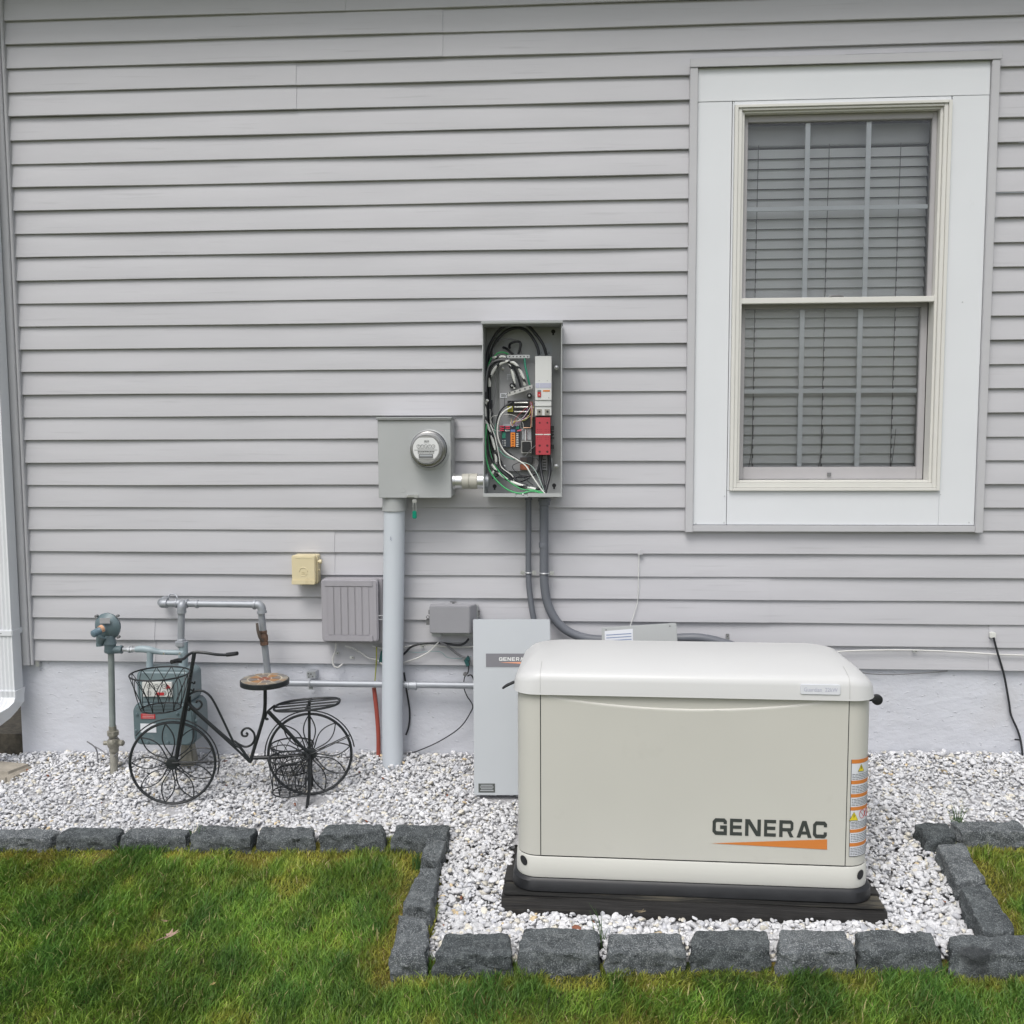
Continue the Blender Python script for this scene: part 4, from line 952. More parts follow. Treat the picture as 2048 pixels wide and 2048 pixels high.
# fuse block
m = pbox(Z3(745, 1505, -.060), Z3(1135, 1725, -.060), -.060, -.036); fb = part(m, 'fuse_block', BLKP)
for i, y in enumerate((1540, 1618, 1700)):
    q0, q1 = Z3(870, y, -.068), Z3(1105, y, -.068)
    m = MB(); m.lathe(q0, q1-q0, [(0,.0035),(.008,.0035),(.009,.0029),(.018,.0029),(.019,.0035),((q1-q0).length,.0035)], 12); part(m, 'fuse', M('fuse_glass', (.6,.6,.57), .25, metal=.4), fb, 0)
part(pbox(Z3(745, 1600, -.064), Z3(840, 1700, -.064), -.064, -.0601), 'yellow_tag', M('olive_yellow', (.35,.33,.03), .5), fb, 0)
m = pbox(Z3(1135, 1520, -.062), Z3(1190, 1740, -.062), -.062, -.036); part(m, 'resistor_strip', M('brown_resin', (.22,.10,.06), .6), fb)
# control board
m = pbox(Z4(640, 455, -.062), Z4(960, 832, -.062), -.062, -.036); cb = part(m, 'control_board', M('dark_blue_board', (.035,.045,.06), .5))
part(pbox(Z4(665, 425, -.06), Z4(950, 453, -.06), -.06, -.036), 'board_edge', METL, cb, 0)
part(pbox(Z4(800, 570, -.068), Z4(882, 825, -.068), -.068, -.0621), 'relay_row', ORP, cb)
part(pbox(Z4(800, 520, -.068), Z4(882, 565, -.068), -.068, -.0621), 'blue_terminal', M('steel_blue', (.12,.2,.42), .5), cb)
m = MB()
for y in range(595, 810, 42): pbox(Z4(820, y, -.0686), Z4(862, y+20, -.0686), -.0686, -.0681, m)
part(m, 'relay_print', M('dark_orange', (.28,.07,.01), .5), cb, 0)
m = MB()
for y in range(588, 820, 31): pbox(Z4(900, y, -.067), Z4(938, y+15, -.067), -.067, -.0621, m)
for y in range(705, 810, 30):
    for x in (660, 690): pbox(Z4(x, y, -.064), Z4(x+(12 if x == 660 else 26), y+11, -.064), -.064, -.0621, m)
pbox(Z4(705, 523, -.066), Z4(785, 550, -.066), -.066, -.0621, m)
part(m, 'spade_terminal', WHT, cb, 0)
m = pbox(Z4(650, 570, -.064), Z4(712, 670, -.064), -.064, -.0621); pbox(Z4(895, 462, -.064), Z4(948, 510, -.064), -.064, -.0621, m); part(m, 'green_label', M('circuit_green', (.02,.20,.13), .5), cb, 0)
m = MB()
for x, y in ((608, 462), (608, 500), (608, 535), (710, 470), (710, 500)):
    q0, q1 = Z4(x, y, -.075), Z4(x+78, y, -.07); m.tube([q0, q1], .0026, 8, smooth=False)
q0, q1 = Z4(920, 545, -.075), Z4(990, 528, -.075); m.tube([q0, q1], .003, 8, smooth=False)
part(m, 'spade_sleeve', M('magenta_red', (.55,.04,.08), .4), cb, 0)
# relay / solenoids
m = pbox(Z4(985, 285, -.070), Z4(1165, 480, -.070), -.070, -.036); part(m, 'relay_block', BLKP)
sol = part(pbox(Z4(990, 715, -.070), Z4(1172, 935, -.070), -.070, -.036), 'solenoid', M('solenoid_bracket', (.42,.42,.41), .4, metal=.4))
part(pbox(Z4(1002, 735, -.074), Z4(1155, 915, -.074), -.074, -.0701), 'coil', BLKP, sol, .003)
m = MB(); m.tube([Z4(1063, 515, -.066), Z4(1063, 712, -.066)], [.0035, .006], 12, smooth=False); part(m, 'plunger', ZINC, sol, 0)
m = pbox(Z4(1000, 500, -.056), Z4(1165, 700, -.056), -.056, -.036); part(m, 'linkage_plate', METL)
m = MB(); m.tube([Z4(1030, 487, -.074), Z4(1160, 487, -.074), Z4(1168, 280, -.074)], .002, 8, smooth=False); part(m, 'copper_bar', M('copper', (.55,.33,.22), .35, metal=.6), bevel=0)
m = pbox(Z4(968, 1012, -.066), Z4(1195, 1095, -.066), -.066, -.036); part(m, 'limit_switch', M('umber_plastic', (.045,.035,.035), .5))
m = pbox(Z4(1085, 1012, -.068), Z4(1190, 1120, -.068), -.068, -.0661); part(m, 'switch_cap', BLKP)
part(pbox(Z4(968, 1130, -.062), Z4(1130, 1228, -.062), -.062, -.036), 'terracotta_block', TERRA)
part(pbox(Z4(1165, 300, -.058), Z4(1238, 960, -.058), -.058, -.036), 'contactor_back', BLKP)
# cables
def cable(name, pts, r, mat, f=Z3, stripe=None, seg=8, parent=ts, label=None):
    m = MB(); m.tube([f(x, y, Y) for x, y, Y in pts], r, 12 if stripe else seg, stripe=stripe); return m.build(name, mat, parent, smooth=50, label=label)
BIG = .0066
big1 = [(395,1900,-.05),(380,1200,-.05),(392,700,-.05),(480,440,-.055),(650,225,-.06),(860,165,-.065),(1080,175,-.07),(1240,330,-.08),(1370,520,-.09),(1430,705,-.085)]
big2 = [(450,1900,-.045),(430,1200,-.045),(440,760,-.045),(540,480,-.05),(700,300,-.055),(880,230,-.06),(1050,255,-.065),(1180,390,-.075),(1270,560,-.085),(1300,705,-.085)]
cable('main_cable', big1, BIG, BLW); cable('main_cable', big2, BIG, BLW)
L4 = lambda pts: pts
cable('main_cable', [(400,0,-.05),(400,500,-.05),(440,900,-.055),(560,1180,-.06),(720,1330,-.07),(900,1480,-.08),(1100,1560,-.09),(1290,1560,-.1),(1390,1480,-.1)], BIG, BLW, Z4)
cable('main_cable', [(455,0,-.045),(470,500,-.048),(530,860,-.055),(640,1130,-.06),(650,1200,-.06),(590,1300,-.07),(470,1370,-.075)], BIG, BLW, Z4)
cable('main_cable', [(1345,965,-.07),(1320,1100,-.07),(1345,1300,-.08),(1380,1480,-.1),(1395,1640,-.11)], BIG, BLW, Z4)
cable('main_cable', [(1470,965,-.07),(1495,1150,-.07),(1480,1330,-.08),(1440,1500,-.1),(1410,1640,-.11)], BIG, BLW, Z4)
cable('main_cable', [(1320,965,-.06),(1310,1130,-.055),(1250,1280,-.055),(1080,1340,-.055),(900,1350,-.06),(880,1420,-.065),(1000,1420,-.065),(1130,1360,-.06)], BIG*.85, BLW, Z4)
cable('neutral_cable', [(500,750,-.07),(570,745,-.085),(680,735,-.09),(740,790,-.095),(800,900,-.095),(850,1080,-.09),(875,1290,-.08)], .0066, [WHW, BLW], Z3, (9, 9, .28))
cable('neutral_cable', [(430,1255,-.06),(440,1100,-.07),(520,950,-.08),(630,850,-.09),(760,815,-.1),(870,850,-.1),(960,960,-.095),(1030,1120,-.09),(1050,1230,-.08)], .0068, [WHW, BLW], Z3, (9, 9, .28))
cable('neutral_cable', [(440,0,-.07),(350,60,-.07)], .0040, [WHW, BLW], Z4, (9, 9, .28)) if False else None
cable('neutral_cable', [(395,0,-.1),(362,60,-.09),(352,200,-.085),(375,380,-.08),(440,560,-.08),(500,760,-.08),(540,980,-.08),(545,1090,-.078)], .0062, [WHW, BLW], Z4, (9, 9, .28))
cable('neutral_cable', [(470,1130,-.085),(560,1240,-.09),(680,1350,-.095),(830,1440,-.1),(1020,1510,-.105),(1240,1570,-.11)], .0068, [WHW, BLW], Z4, (9, 9, .28))
cable('neutral_cable', [(530,1090,-.075),(530,1210,-.08),(470,1300,-.08)], .0068, [WHW, BLW], Z4, (9, 9, .28))
cable('control_cable', [(980,1270,-.075),(930,1100,-.085),(860,930,-.095),(760,830,-.1),(600,810,-.095),(470,900,-.085),(400,1080,-.08),(375,1350,-.08),(385,1900,-.08)], .0048, BLW)
cable('control_cable', [(1010,1240,-.075),(960,1080,-.085),(880,900,-.09),(750,790,-.1),(590,790,-.1),(450,860,-.09),(385,1020,-.085),(360,1350,-.085)], .0034, GRW)
cable('control_cable', [(385,200,-.08),(385,600,-.08),(430,940,-.085),(520,1120,-.09),(700,1300,-.1),(840,1420,-.1)], .0048, BLW, Z4)
cable('gray_sheath_loop', [(510,720,-.05),(490,640,-.05),(540,530,-.05),(640,440,-.055),(780,425,-.06),(900,450,-.06),(960,500,-.06),(990,690,-.06)], .0036, GRW)
cable('black_jumper', [(680,570,-.02),(740,600,-.05),(850,700,-.06)], .0052, BLW); cable('black_jumper', [(780,570,-.03),(800,500,-.055),(930,465,-.06),(980,520,-.065),(935,690,-.065)], .0052, BLW)
m = MB()
for x in (675, 780): q = Z3(x, 568, -.03); m.lathe((q.x, -.007, q.z), (0,-1,0), [(0,.0055),(.02,.0055),(.021,.004)], 16)
part(m, 'knockout_plug', BLKR)
cable('green_wire', [(520,720,-.075),(580,670,-.08),(670,655,-.08),(760,690,-.075)], .0034, GREENW)
cable('green_wire', [(380,420,-.09),(360,700,-.095),(365,980,-.1),(430,1230,-.11),(560,1420,-.12),(740,1570,-.125),(960,1640,-.13),(1180,1600,-.13),(1370,1650,-.13)], .0036, GREENW, Z4)
cable('bonding_wire', [(1045,760,-.065),(1060,900,-.075),(1100,1080,-.08),(1135,1230,-.075)], .0042, TEALW)
cable('white_wire', [(820,120,-.07),(700,190,-.08),(620,280,-.085),(575,430,-.085),(570,600,-.085),(620,780,-.085),(720,930,-.085),(900,1040,-.09),(1060,1150,-.095),(1170,1320,-.1),(1290,1500,-.11),(1405,1650,-.12)], .0033, WHW, Z4)
cable('pale_green_wire', [(1000,1090,-.085),(1140,1140,-.09),(1240,1250,-.095),(1320,1420,-.105),(1390,1600,-.115)], .0013, M('pale_mint', (.45,.58,.52), .5), Z4)
cable('black_wire', [(830,40,-.07),(700,110,-.08),(610,220,-.08),(560,380,-.08),(560,560,-.08),(620,760,-.08),(760,920,-.08),(980,1080,-.085)], .0034, BLW, Z4)
cable('thin_wire', [(440,160,-.07),(450,400,-.075),(500,520,-.08),(600,545,-.08)], .0015, WHW, Z4)
cable('thin_wire', [(750,1370,-.07),(700,1450,-.06),(690,1620,-.055)], .0010, BLW)
cable('thin_wire', [(520,1000,-.06),(535,1200,-.06),(515,1500,-.06),(450,1780,-.06)], .0019, GRW)
cable('thin_wire', [(970,1090,-.08),(840,1150,-.08),(870,1240,-.085),(1040,1370,-.09),(1200,1500,-.1)], .0016, BLW, Z4)
rl = random.Random(2); cols = [M('violet_wire', (.3,.12,.3), .5), YGW, WHW, M('tan_wire', (.55,.35,.16), .5), REDPL]
for i in range(14):
    x0 = 770+rl.random()*160; y0 = 330+rl.random()*80; x1 = 1100+rl.random()*90; y1 = 100+rl.random()*180
    if i % 2: x1, y1 = 800+rl.random()*120, 430
    cable('control_wire', [(x0, y0, -.068), ((x0+x1)/2+rl.uniform(-40, 40), (y0+y1)/2+rl.uniform(-20, 60), -.078), (x1, y1, -.066)], .0011, cols[i % 5], Z4, seg=6)
for i in range(5): cable('control_wire', [(1150+i*14, 40+i*20, -.066), (1175+rl.uniform(-25, 25), 190, -.072), (1160+rl.uniform(-10, 20), 470, -.07)], .0012, cols[(i*2) % 5], Z4, seg=6)
cable('control_wire', [(600,550,-.07),(520,480,-.08),(470,400,-.08),(455,330,-.08),(520,275,-.08),(760,250,-.075),(900,290,-.07),(1010,400,-.07),(1020,500,-.07),(970,545,-.07)], .0011, WHW, Z4, seg=6)
cable('control_wire', [(1240,800,-.07),(1170,860,-.075),(1080,960,-.07),(1040,1010,-.066)], .0012, GRW, Z4)
cable('control_wire', [(1190,690,-.06),(1170,860,-.07),(1190,1010,-.07),(1260,1030,-.07),(1290,1070,-.07)], .0014, BLW, Z4)
cable('green_wire', [(470,740,-.06),(410,900,-.06),(385,1200,-.06),(370,1600,-.06),(372,1900,-.07)], .0030, GREENW)
cable('green_wire', [(385,200,-.07),(400,620,-.075),(450,960,-.085),(560,1200,-.095),(740,1400,-.105),(980,1560,-.115),(1200,1580,-.12),(1380,1630,-.12)], .0028, GREENW, Z4)
cable('pale_green_wire', [(640,250,-.075),(545,420,-.08),(530,640,-.08),(580,840,-.08),(700,980,-.085),(880,1050,-.085)], .0024, M('sea_green_wire', (.12,.28,.22), .5), Z4)
cable('main_cable', [(425,0,-.06),(430,420,-.062),(480,800,-.068),(600,1090,-.075),(760,1290,-.085),(930,1430,-.09),(1100,1510,-.095)], .0058, BLW, Z4)
cable('white_wire', [(440,430,-.09),(520,620,-.09),(560,800,-.09),(600,1000,-.085),(640,1180,-.085),(820,1320,-.09),(860,1420,-.09)], .0024, WHW, Z4)
# hub of the nipple seen inside
q = Z4(395, 1425, -.085); m = MB(); m.lathe((a.x+T, -.085, zc), (1,0,0), [(0,.031),(.004,.031),(.005,.034),(.009,.034),(.010,.029),(.013,.029)], 28); part(m, 'inner_locknut', GALV, bevel=0)

# conduits below the switch box
def conduit(name, pts, r, lab, Y):
    p = [P(x, y, yy) for x, y, yy in pts]; th = thing(name, p[-1], lab, 'conduit', 'gray conduits below the switch box')
    m = MB(); m.tube(p, r, 20, res=8); m.build('pipe', PVC, th, smooth=50); return th
c1 = conduit('flexible_conduit', [(1057, 992, -.055), (1057, 1060, -.04), (1057, 1150, -.035), (1060, 1190, -.035), (1068, 1240, -.04), (1085, 1300, -.05), (1115, 1360, -.08)], .0128, 'thinner gray flexible conduit leaving the switch box, left of the thick one', 0)
c2 = conduit('rigid_conduit', [(1088, 1000, -.06), (1088, 1060, -.05), (1088, 1120, -.045), (1089, 1170, -.045), (1098, 1215, -.045), (1122, 1252, -.045), (1160, 1273, -.048), (1210, 1280, -.05), (1300, 1281, -.05), (1360, 1276, -.05), (1400, 1276, -.055), (1440, 1284, -.06), (1480, 1300, -.07), (1500, 1340, -.1)], .0195, 'thick gray plastic conduit curving right behind the generator', 0)
q = P(1089, 1003, -.062); m = MB(); m.lathe((q.x, -.06, q.z+.013), (0,0,-1), [(0,.028),(.012,.028),(.014,.024),(.028,.0235),(.030,.020)], 24); m.build('adapter', PVC, c2)
m = MB(); q = P(1057, 1000, -.055); m.lathe((q.x, -.052, q.z+.01), (0,0,-1), [(0,.017),(.010,.017),(.012,.014)], 20); m.build('adapter', PVC, c1)
q = P(1087, 1090, -.05); m = MB(); m.lathe((q.x, -.047, q.z+.01), (0,0,-1), [(0,.0205),(.0010,.0208),(.02,.0208),(.021,.0200)], 24); m.build('joint', PVC, c2)
def pstrap(par, px, py, r, Y, ears):
    q = P(px, py, Y); m = MB()
    m.tube([(q.x+ (r+.002)*math.cos(t), q.y-(r+.002)*math.sin(t), q.z) for t in [math.pi*k/12 for k in range(13)]], .0035, 8, smooth=False)
    for s_ in ears: m.box(q.x+s_*(r+.004)-(.018 if s_ < 0 else 0), q.x+s_*(r+.004)+(.018 if s_ > 0 else 0), q.y-.004, q.y, q.z-.009, q.z+.009); m.lathe((q.x+s_*(r+.014), q.y-.004, q.z), (0,-1,0), [(0,.004),(.003,.003)], 10)
    m.build('strap', ZINC, par, bevel=.001)
pstrap(c1, 1057, 1145, .0128, -.035, (-1, 1)); pstrap(c2, 1089, 1146, .0195, -.045, (1,))
q = P(1455, 1275, -.06); m = MB(); m.box(q.x-.008, q.x+.008, q.y-.002, q.y+.001, q.z-.03, q.z+.016); m.build('strap', ZINC, c2, bevel=.002)
m = MB(); m.lathe((q.x, q.y-.002, q.z+.006), (0,-1,0), [(0,.0035),(.001,.0035)], 12); m.build('strap_hole', METD, c2)

# ------------------------------------------------------------------ telecom boxes
a, b = P(582, 1112, -.085), P(634, 1170, -.085)
yb2 = thing('interface_box', ((a.x+b.x)/2, -.04, b.z), 'small cream plastic interface box with side knobs, on the siding', 'junction box')
m = MB(); pts = rrect(a.x, b.x-.004, b.z, a.z, .008); m.prism(pts, -.052, -.001); m.build('body', CREAMBOX, yb2, bevel=.002)
m = MB(); tpr = [(a.x-.001+.004*0, b.z)]
m.prism(rrect(a.x-.002, b.x-.010, b.z+.001, a.z+.001, .007), -.074, -.0525); cov = m.build('cover', CREAMBOX, yb2, bevel=.0035, bseg=3)
m = MB(); m.prism(rrect(a.x-.003, b.x-.011, b.z, b.z+.022, .005), -.0785, -.0742); m.build('lower_lip', CREAMBOX, cov, bevel=.002)
q = ((a.x+b.x)/2-.006, (a.z+b.z)/2-.002); m = MB(); m.tube([(q[0]+.018*math.cos(t), -.0745, q[1]-.004+.018*math.sin(t)) for t in [math.pi*k/10-.0 for k in range(11)]], .0018, 6)
m.tube([(q[0]+.016*math.cos(t), -.0745, q[1]-.012+.012*math.sin(t)) for t in [-math.pi*k/10 for k in range(11)]], .001, 6)
for k in range(3): m.box(q[0]-.009, q[0]+.009, -.0752, -.0742, q[1]-.006-k*.005, q[1]-.005-k*.005)
m.tube([(a.x+.012, -.0745, a.z-.012), ((a.x+b.x)/2-.006, -.0745, a.z-.008), (b.x-.022, -.0745, a.z-.012)], .0012, 6); m.build('moulded_ridge', CREAMBOX, cov)
m = MB(); m.lathe((b.x-.006, -.045, a.z-.03), (1,0,0), [(0,.006),(.008,.006),(.009,.0095),(.018,.0095),(.020,.007)], 20); m.lathe((b.x-.006, -.04, a.z-.068), (1,0,0), [(0,.004),(.006,.0045),(.008,.003)], 14); m.box(b.x-.0045, b.x-.0025, -.05, -.035, a.z-.05, a.z-.042); m.build('knob', CREAMBOX, yb2)
m = MB(); m.box(a.x+.035, a.x+.046, -.076, -.06, b.z-.006, b.z+.001); m.build('screw_tab', BRONZE, yb2)

a, b = P(641, 1158, -.09), P(762, 1290, -.09)
tb2 = thing('telecom_box', ((a.x+b.x)/2, -.05, b.z), 'large mauve-gray telecom box with a ribbed lid, left of the mast pipe', 'telecom box')
m = MB(); m.prism(rrect(a.x-.002, b.x+.003, b.z-.002, a.z-.004, .012), -.05, -.001); m.build('base', MAUVE, tb2, bevel=.002)
m = MB(); m.prism(rrect(a.x, b.x-.012, b.z+.012, a.z-.0, .016, 6), -.088, -.0503); ld = m.build('lid', MAUVE, tb2, bevel=.006, bseg=3)
m = MB(); m.box(a.x+.018, b.x-.035, -.0915, -.0884, a.z-.032, a.z-.008); m.box(a.x+.014, b.x-.036, -.0925, -.0884, b.z+.016, b.z+.042); m.build('raised_band', MAUVE, ld, bevel=.001)
m = MB()
for k in range(6):
    x = a.x+.028+k*.0315; m.box(x, x+.0285, -.0896, -.0884, b.z+.0435, a.z-.034)
m.build('rib', MAUVE, ld, bevel=.0006)
m = MB(); q = P(767, 1233, -.05); m.tube([(q.x-.022, -.075, q.z+.008), (q.x, -.07, q.z+.008), (q.x+.006, -.065, q.z), (q.x, -.07, q.z-.008), (q.x-.022, -.075, q.z-.008)], .0018, 8); m.build('latch_loop', ZINC, tb2)
m = MB(); m.box(b.x+.0035, b.x+.014, -.03, -.004, q.z-.05, q.z+.06); m.build('latch_plate', METD, tb2, bevel=.001)
m = MB()
for zz_ in (.75, .22):
    z_ = b.z+(a.z-b.z)*zz_; m.box(a.x-.009, a.x-.0025, -.03, -.012, z_-.025, z_+.022); 
m.build('hinge', MAUVE, tb2, bevel=.001)

a, b = P(858, 1213, -.10), P(952, 1268, -.10)
sb2 = thing('splice_box', ((a.x+b.x)/2, -.05, b.z-.02), 'small gray cable splice box half behind the leaning panel', 'junction box')
m = MB(); m.box(a.x+.01, b.x+.002, -.045, -.001, b.z-.018, a.z-.004); 
m.build('base', METG, sb2, bevel=.002)
M2 = M('slate_plastic', (.29, .29, .31), .45, var=.04)
m = MB(); m.hexa([(a.x, -.092, b.z), (b.x-.028, -.092, b.z), (b.x, -.046, b.z), (a.x, -.046, b.z), (a.x, -.092, a.z), (b.x-.028, -.092, a.z), (b.x, -.046, a.z+.004), (a.x, -.046, a.z+.004)]); m.build('lid', M2, sb2, bevel=.003)
m = MB(); m.box(a.x+.004, a.x+.03*1.6, -.06, -.0455, b.z-.022, b.z-.001); m.box(b.x-.05, b.x-.005, -.06, -.0455, b.z-.021, b.z-.001); m.build('cable_guard', METG, sb2, bevel=.002)
m = MB()
q = P(855, 1235, -.06); m.tube([(q.x+.004*0, -.05, q.z+.007), (q.x-.007, -.05, q.z), (q.x, -.05, q.z-.007), (q.x+.006, -.05, q.z)], .0015, 6, closed=True); m.box(q.x-.008, q.x+.010, -.046, -.030, q.z-.036, q.z-.010); m.box(q.x+.001, q.x+.012, -.035, -.02, q.z+.01, q.z+.028)
q = P(957, 1228, -.05); m.box(q.x-.004, q.x+.004, -.04, -.02, q.z-.013, q.z+.013); m.tube([(q.x, -.04, q.z+.012), (q.x+.005, -.042, q.z+.012)], .003, 6); m.tube([(q.x, -.04, q.z-.012), (q.x+.006, -.042, q.z-.014)], .003, 6)
q = P(906, 1205, -.02); m.box(q.x-.015, q.x+.015, -.012, -.004, q.z-.001, q.z+.002); m.box(q.x-.005, q.x+.005, -.014, -.004, q.z-.012, q.z-.001)
m.build('latch', METD, sb2)

# cables on the wall
def wire(name, pts, r, mat, label, cat='cable', group='cables along the lower wall', seg=8, res=6):
    m = MB(); m.tube([P(x, y, Y) for x, y, Y in pts], r, seg, res=res); return tag(m.build(name, mat, smooth=60), label, cat, group)
CW_ = M('old_white_cable', (.60,.60,.58), .5, var=.05)
wire('coax_loop', [(672,1286,-.05),(671,1300,-.03),(667,1312,-.025),(665,1322,-.025),(668,1332,-.025),(676,1335,-.02),(685,1328,-.01)], .0046, CW_, 'white cable hooking downward below the left side of the telecom box')
wire('white_cable', [(690,1292,-.04),(705,1296,-.03),(722,1306,-.025),(737,1316,-.022),(755,1320,-.022),(768,1331,-.03),(790,1336,-.02),(805,1326,-.02),(835,1316,-.02),(860,1302,-.025),(877,1284,-.04)], .0032, CW_, 'white cable sagging behind the mast up to the splice box')
wire('white_cable', [(745,1292,-.03),(780,1300,-.015),(810,1294,-.015),(840,1289,-.015),(870,1291,-.015),(905,1294,-.015),(950,1293,-.015),(1040,1290,-.015)], .0036, CW_, 'white cable running level below the splice box')
wire('black_cable', [(778,1330,-.02),(808,1308,-.022),(822,1294,-.025),(845,1287,-.02),(880,1286,-.02),(915,1290,-.03),(930,1286,-.035),(937,1278,-.045)], .005, BLW, 'thick black cable arching below the splice box')
wire('gray_cable', [(880,1284,-.045),(893,1291,-.04),(905,1300,-.025),(918,1310,-.02),(930,1315,-.02),(938,1316,-.02)], .005, GRW, 'gray cable dropping to the green ground clamp')
wire('ground_wire', [(812,1303,-.012),(835,1305,-.012),(860,1303,-.012),(882,1304,-.012),(895,1315,-.012),(920,1317,-.012),(935,1314,-.016),(943,1313,-.018)], .0012, M('verdigris', (.2,.33,.34), .5), 'thin blue-green wire running to the ground clamp')
wire('ground_wire', [(753,1294,-.04),(753,1315,-.03),(752,1335,-.012),(750,1360,-.012),(750,1380,-.03)], .0028, YGW, 'yellow-green ground wire dropping beside the mast')
wire('black_cable', [(938,1326,-.03),(936,1345,-.03),(929,1355,-.03),(928,1375,-.03),(934,1392,-.03),(945,1410,-.04),(941,1425,-.04),(920,1455,-.02),(880,1482,0.0),(835,1502,.0),(812,1507,.0)], .0026, BLW, 'black wire swooping from the ground clamp down to the gravel')
wire('black_cable', [(808,1345,.005),(813,1380,.005),(819,1420,.005),(818,1450,.005),(812,1470,0)], .0042, BLW, 'short black cable bulging out right of the mast foot')
wire('black_cable', [(935,1352,-.03),(942,1350,-.03),(948,1360,-.03),(955,1375,-.03)], .0032, BLW, 'stub of black wire entering behind the leaning panel')
q = P(936, 1322, -.03); gc = thing('ground_clamp', (q.x, -.03, q.z-.02), 'dark green plastic ground clamp beside the leaning panel', 'clamp')
m = MB(); m.prism([(q.x-.018, q.z+.006), (q.x-.006, q.z-.026), (q.x+.008, q.z-.018), (q.x+.001, q.z+.002)][::1], -.04, -.012); m.build('block', GREENP, gc, bevel=.002)
m = MB(); m.prism([(q.x-.012, q.z+.008), (q.x+.006, q.z-.002), (q.x+.010, q.z+.008), (q.x-.002, q.z+.024)], -.034, -.014); m.build('cap', GREENP, gc, bevel=.002)
q = P(930, 1348, -.03); m = MB(); m.prism([(q.x-.010, q.z), (q.x, q.z-.010), (q.x+.014, q.z+.002), (q.x, q.z+.010)], -.042, -.02); tag(m.build('wire_connector', METD, bevel=.002), 'small gray split-bolt connector under the ground clamp', 'connector')
q = P(762, 1312, -.03); m = MB(); m.prism([(q.x-.012, q.z-.03), (q.x+.02, q.z-.03), (q.x+.02, q.z+.022), (q.x-.001, q.z+.022)], -.03, -.012); tag(m.build('ground_block', GREENP, bevel=.002), 'dark green grounding block half hidden behind the mast', 'ground block')
def clip(px, py, lab, vert=False):
    q = P(px, py, -.006); m = MB(); m.box(q.x-.010, q.x+.008, -.010, .0, q.z-.006, q.z+.006); o = m.build('cable_clip', WHW, bevel=.002)
    m2 = MB(); m2.lathe((q.x+.003, -.010, q.z), (0,-1,0), [(0,.003),(.001,.0028)], 10); m2.build('nail', METD, o); tag(o, lab, 'cable clip', 'cable clips on the siding')
clip(674, 1306, 'white clip holding the hooked white cable'); clip(704, 1315, 'empty white clip alone on the siding below the telecom box'); clip(845, 1293, 'clip on the white cable, left of the splice box'); clip(1830, 1302, 'clip holding the white conduit, right of the generator')
m = MB(); m.tube([P(748,1376,-.025), P(754,1430,-.02), P(757,1480,-.02), P(756,1545,-.02)], .0098, 16); tag(m.build('red_conduit', REDP, smooth=60), 'faded red plastic conduit rising from gravel left of the mast', 'conduit')
wire('edge_cable', [(300,1521,.0),(330,1518,.0),(380,1516,.0),(450,1513,.0),(560,1513,0),(700,1514,0),(760,1513,0)], .003, BLW, 'thin black cable lying along the foot of the foundation')
# right side items
wire('white_conduit', [(1640,1306,-.01),(1680,1303,-.012),(1720,1301,-.012),(1790,1300,-.012),(1850,1301,-.012),(1920,1304,-.012),(2000,1309,-.012),(2100,1312,-.012)], .0036, CW_, 'white cable along the siding right of the generator')
wire('sagging_cable', [(1700,1340,-.004),(1735,1347,-.004),(1780,1349,-.004),(1830,1347,-.004),(1870,1344,.004),(1895,1342,.012)], .002, METD, 'thin gray cable sagging from under the siding, right of the generator')
q = P(1986, 1271, -.012); cc = thing('cable_entry', (q.x, -.01, q.z-.02), 'small white cable entry cap with a black cable, near the right edge', 'cable entry')
m = MB(); m.prism(rrect(q.x-.012, q.x+.012, q.z-.012, q.z+.014, .005), -.016, .004); m.build('cap', WHW, cc, bevel=.003)
m = MB(); m.tube([P(x, y, Y) for x, y, Y in [(1987,1275,-.018),(1995,1305,-.018),(2008,1350,-.005),(2018,1405,.004),(2022,1430,.005),(2035,1460,.005),(2042,1485,.003),(2047,1525,-.01)]], .0045, 10); m.tube([P(2042,1480,0), P(2030,1479,-.006)], .004, 8); m.build('cable', BLW, cc, smooth=60)
q = P(1281, 1105, -.01); hk = thing('cable_hook', (q.x, -.01, q.z-.2), 'gray triangular cover plate with a thin white string hanging down', 'hook')
m = MB(); m.prism([(q.x-.013, q.z-.012), (q.x+.013, q.z-.012), (q.x+.007, q.z+.008), (q.x+.001, q.z+.016), (q.x-.006, q.z+.008)], -.012, .004); m.build('plate', TRIMG, hk, bevel=.003)
m = MB(); m.tube([P(x, y, Y) for x, y, Y in [(1278,1108,-.012),(1277,1150,-.008),(1276,1195,-.008),(1272,1215,-.01),(1261,1250,-.02),(1255,1270,-.05)]], .0017, 6); m.build('string', WHW, hk, smooth=60)

# ------------------------------------------------------------------ leaning panels
def lean_panel(name, corners, mat, lab, th=.012):
    """corners: (px,py,Y) bottom-left, bottom-right, top-right, top-left of the front sheet"""
    q = [P(*c) for c in corners]; root = thing(name, (q[0]+q[1])/2, lab, 'panel')
    m = MB(); bk = Vector((0, th, 0)); m.hexa([q[0], q[1], q[1]+bk, q[0]+bk, q[3], q[2], q[2]+bk, q[3]+bk]); m.build('sheet', mat, root, bevel=.0025)
    def at(s, t, off=.0015): p = q[0]*(1-s)*(1-t)+q[1]*s*(1-t)+q[2]*s*t+q[3]*(1-s)*t; return p+Vector((0, -off, 0))
    return root, at
pc, at = lean_panel('switch_cover', [(948, 1591, -.375), (1108, 1591, -.375), (1100, 1239, -.11), (946, 1239, -.11)], METL, 'large light gray switch cover leaning on the wall behind the generator, with dark name strip')
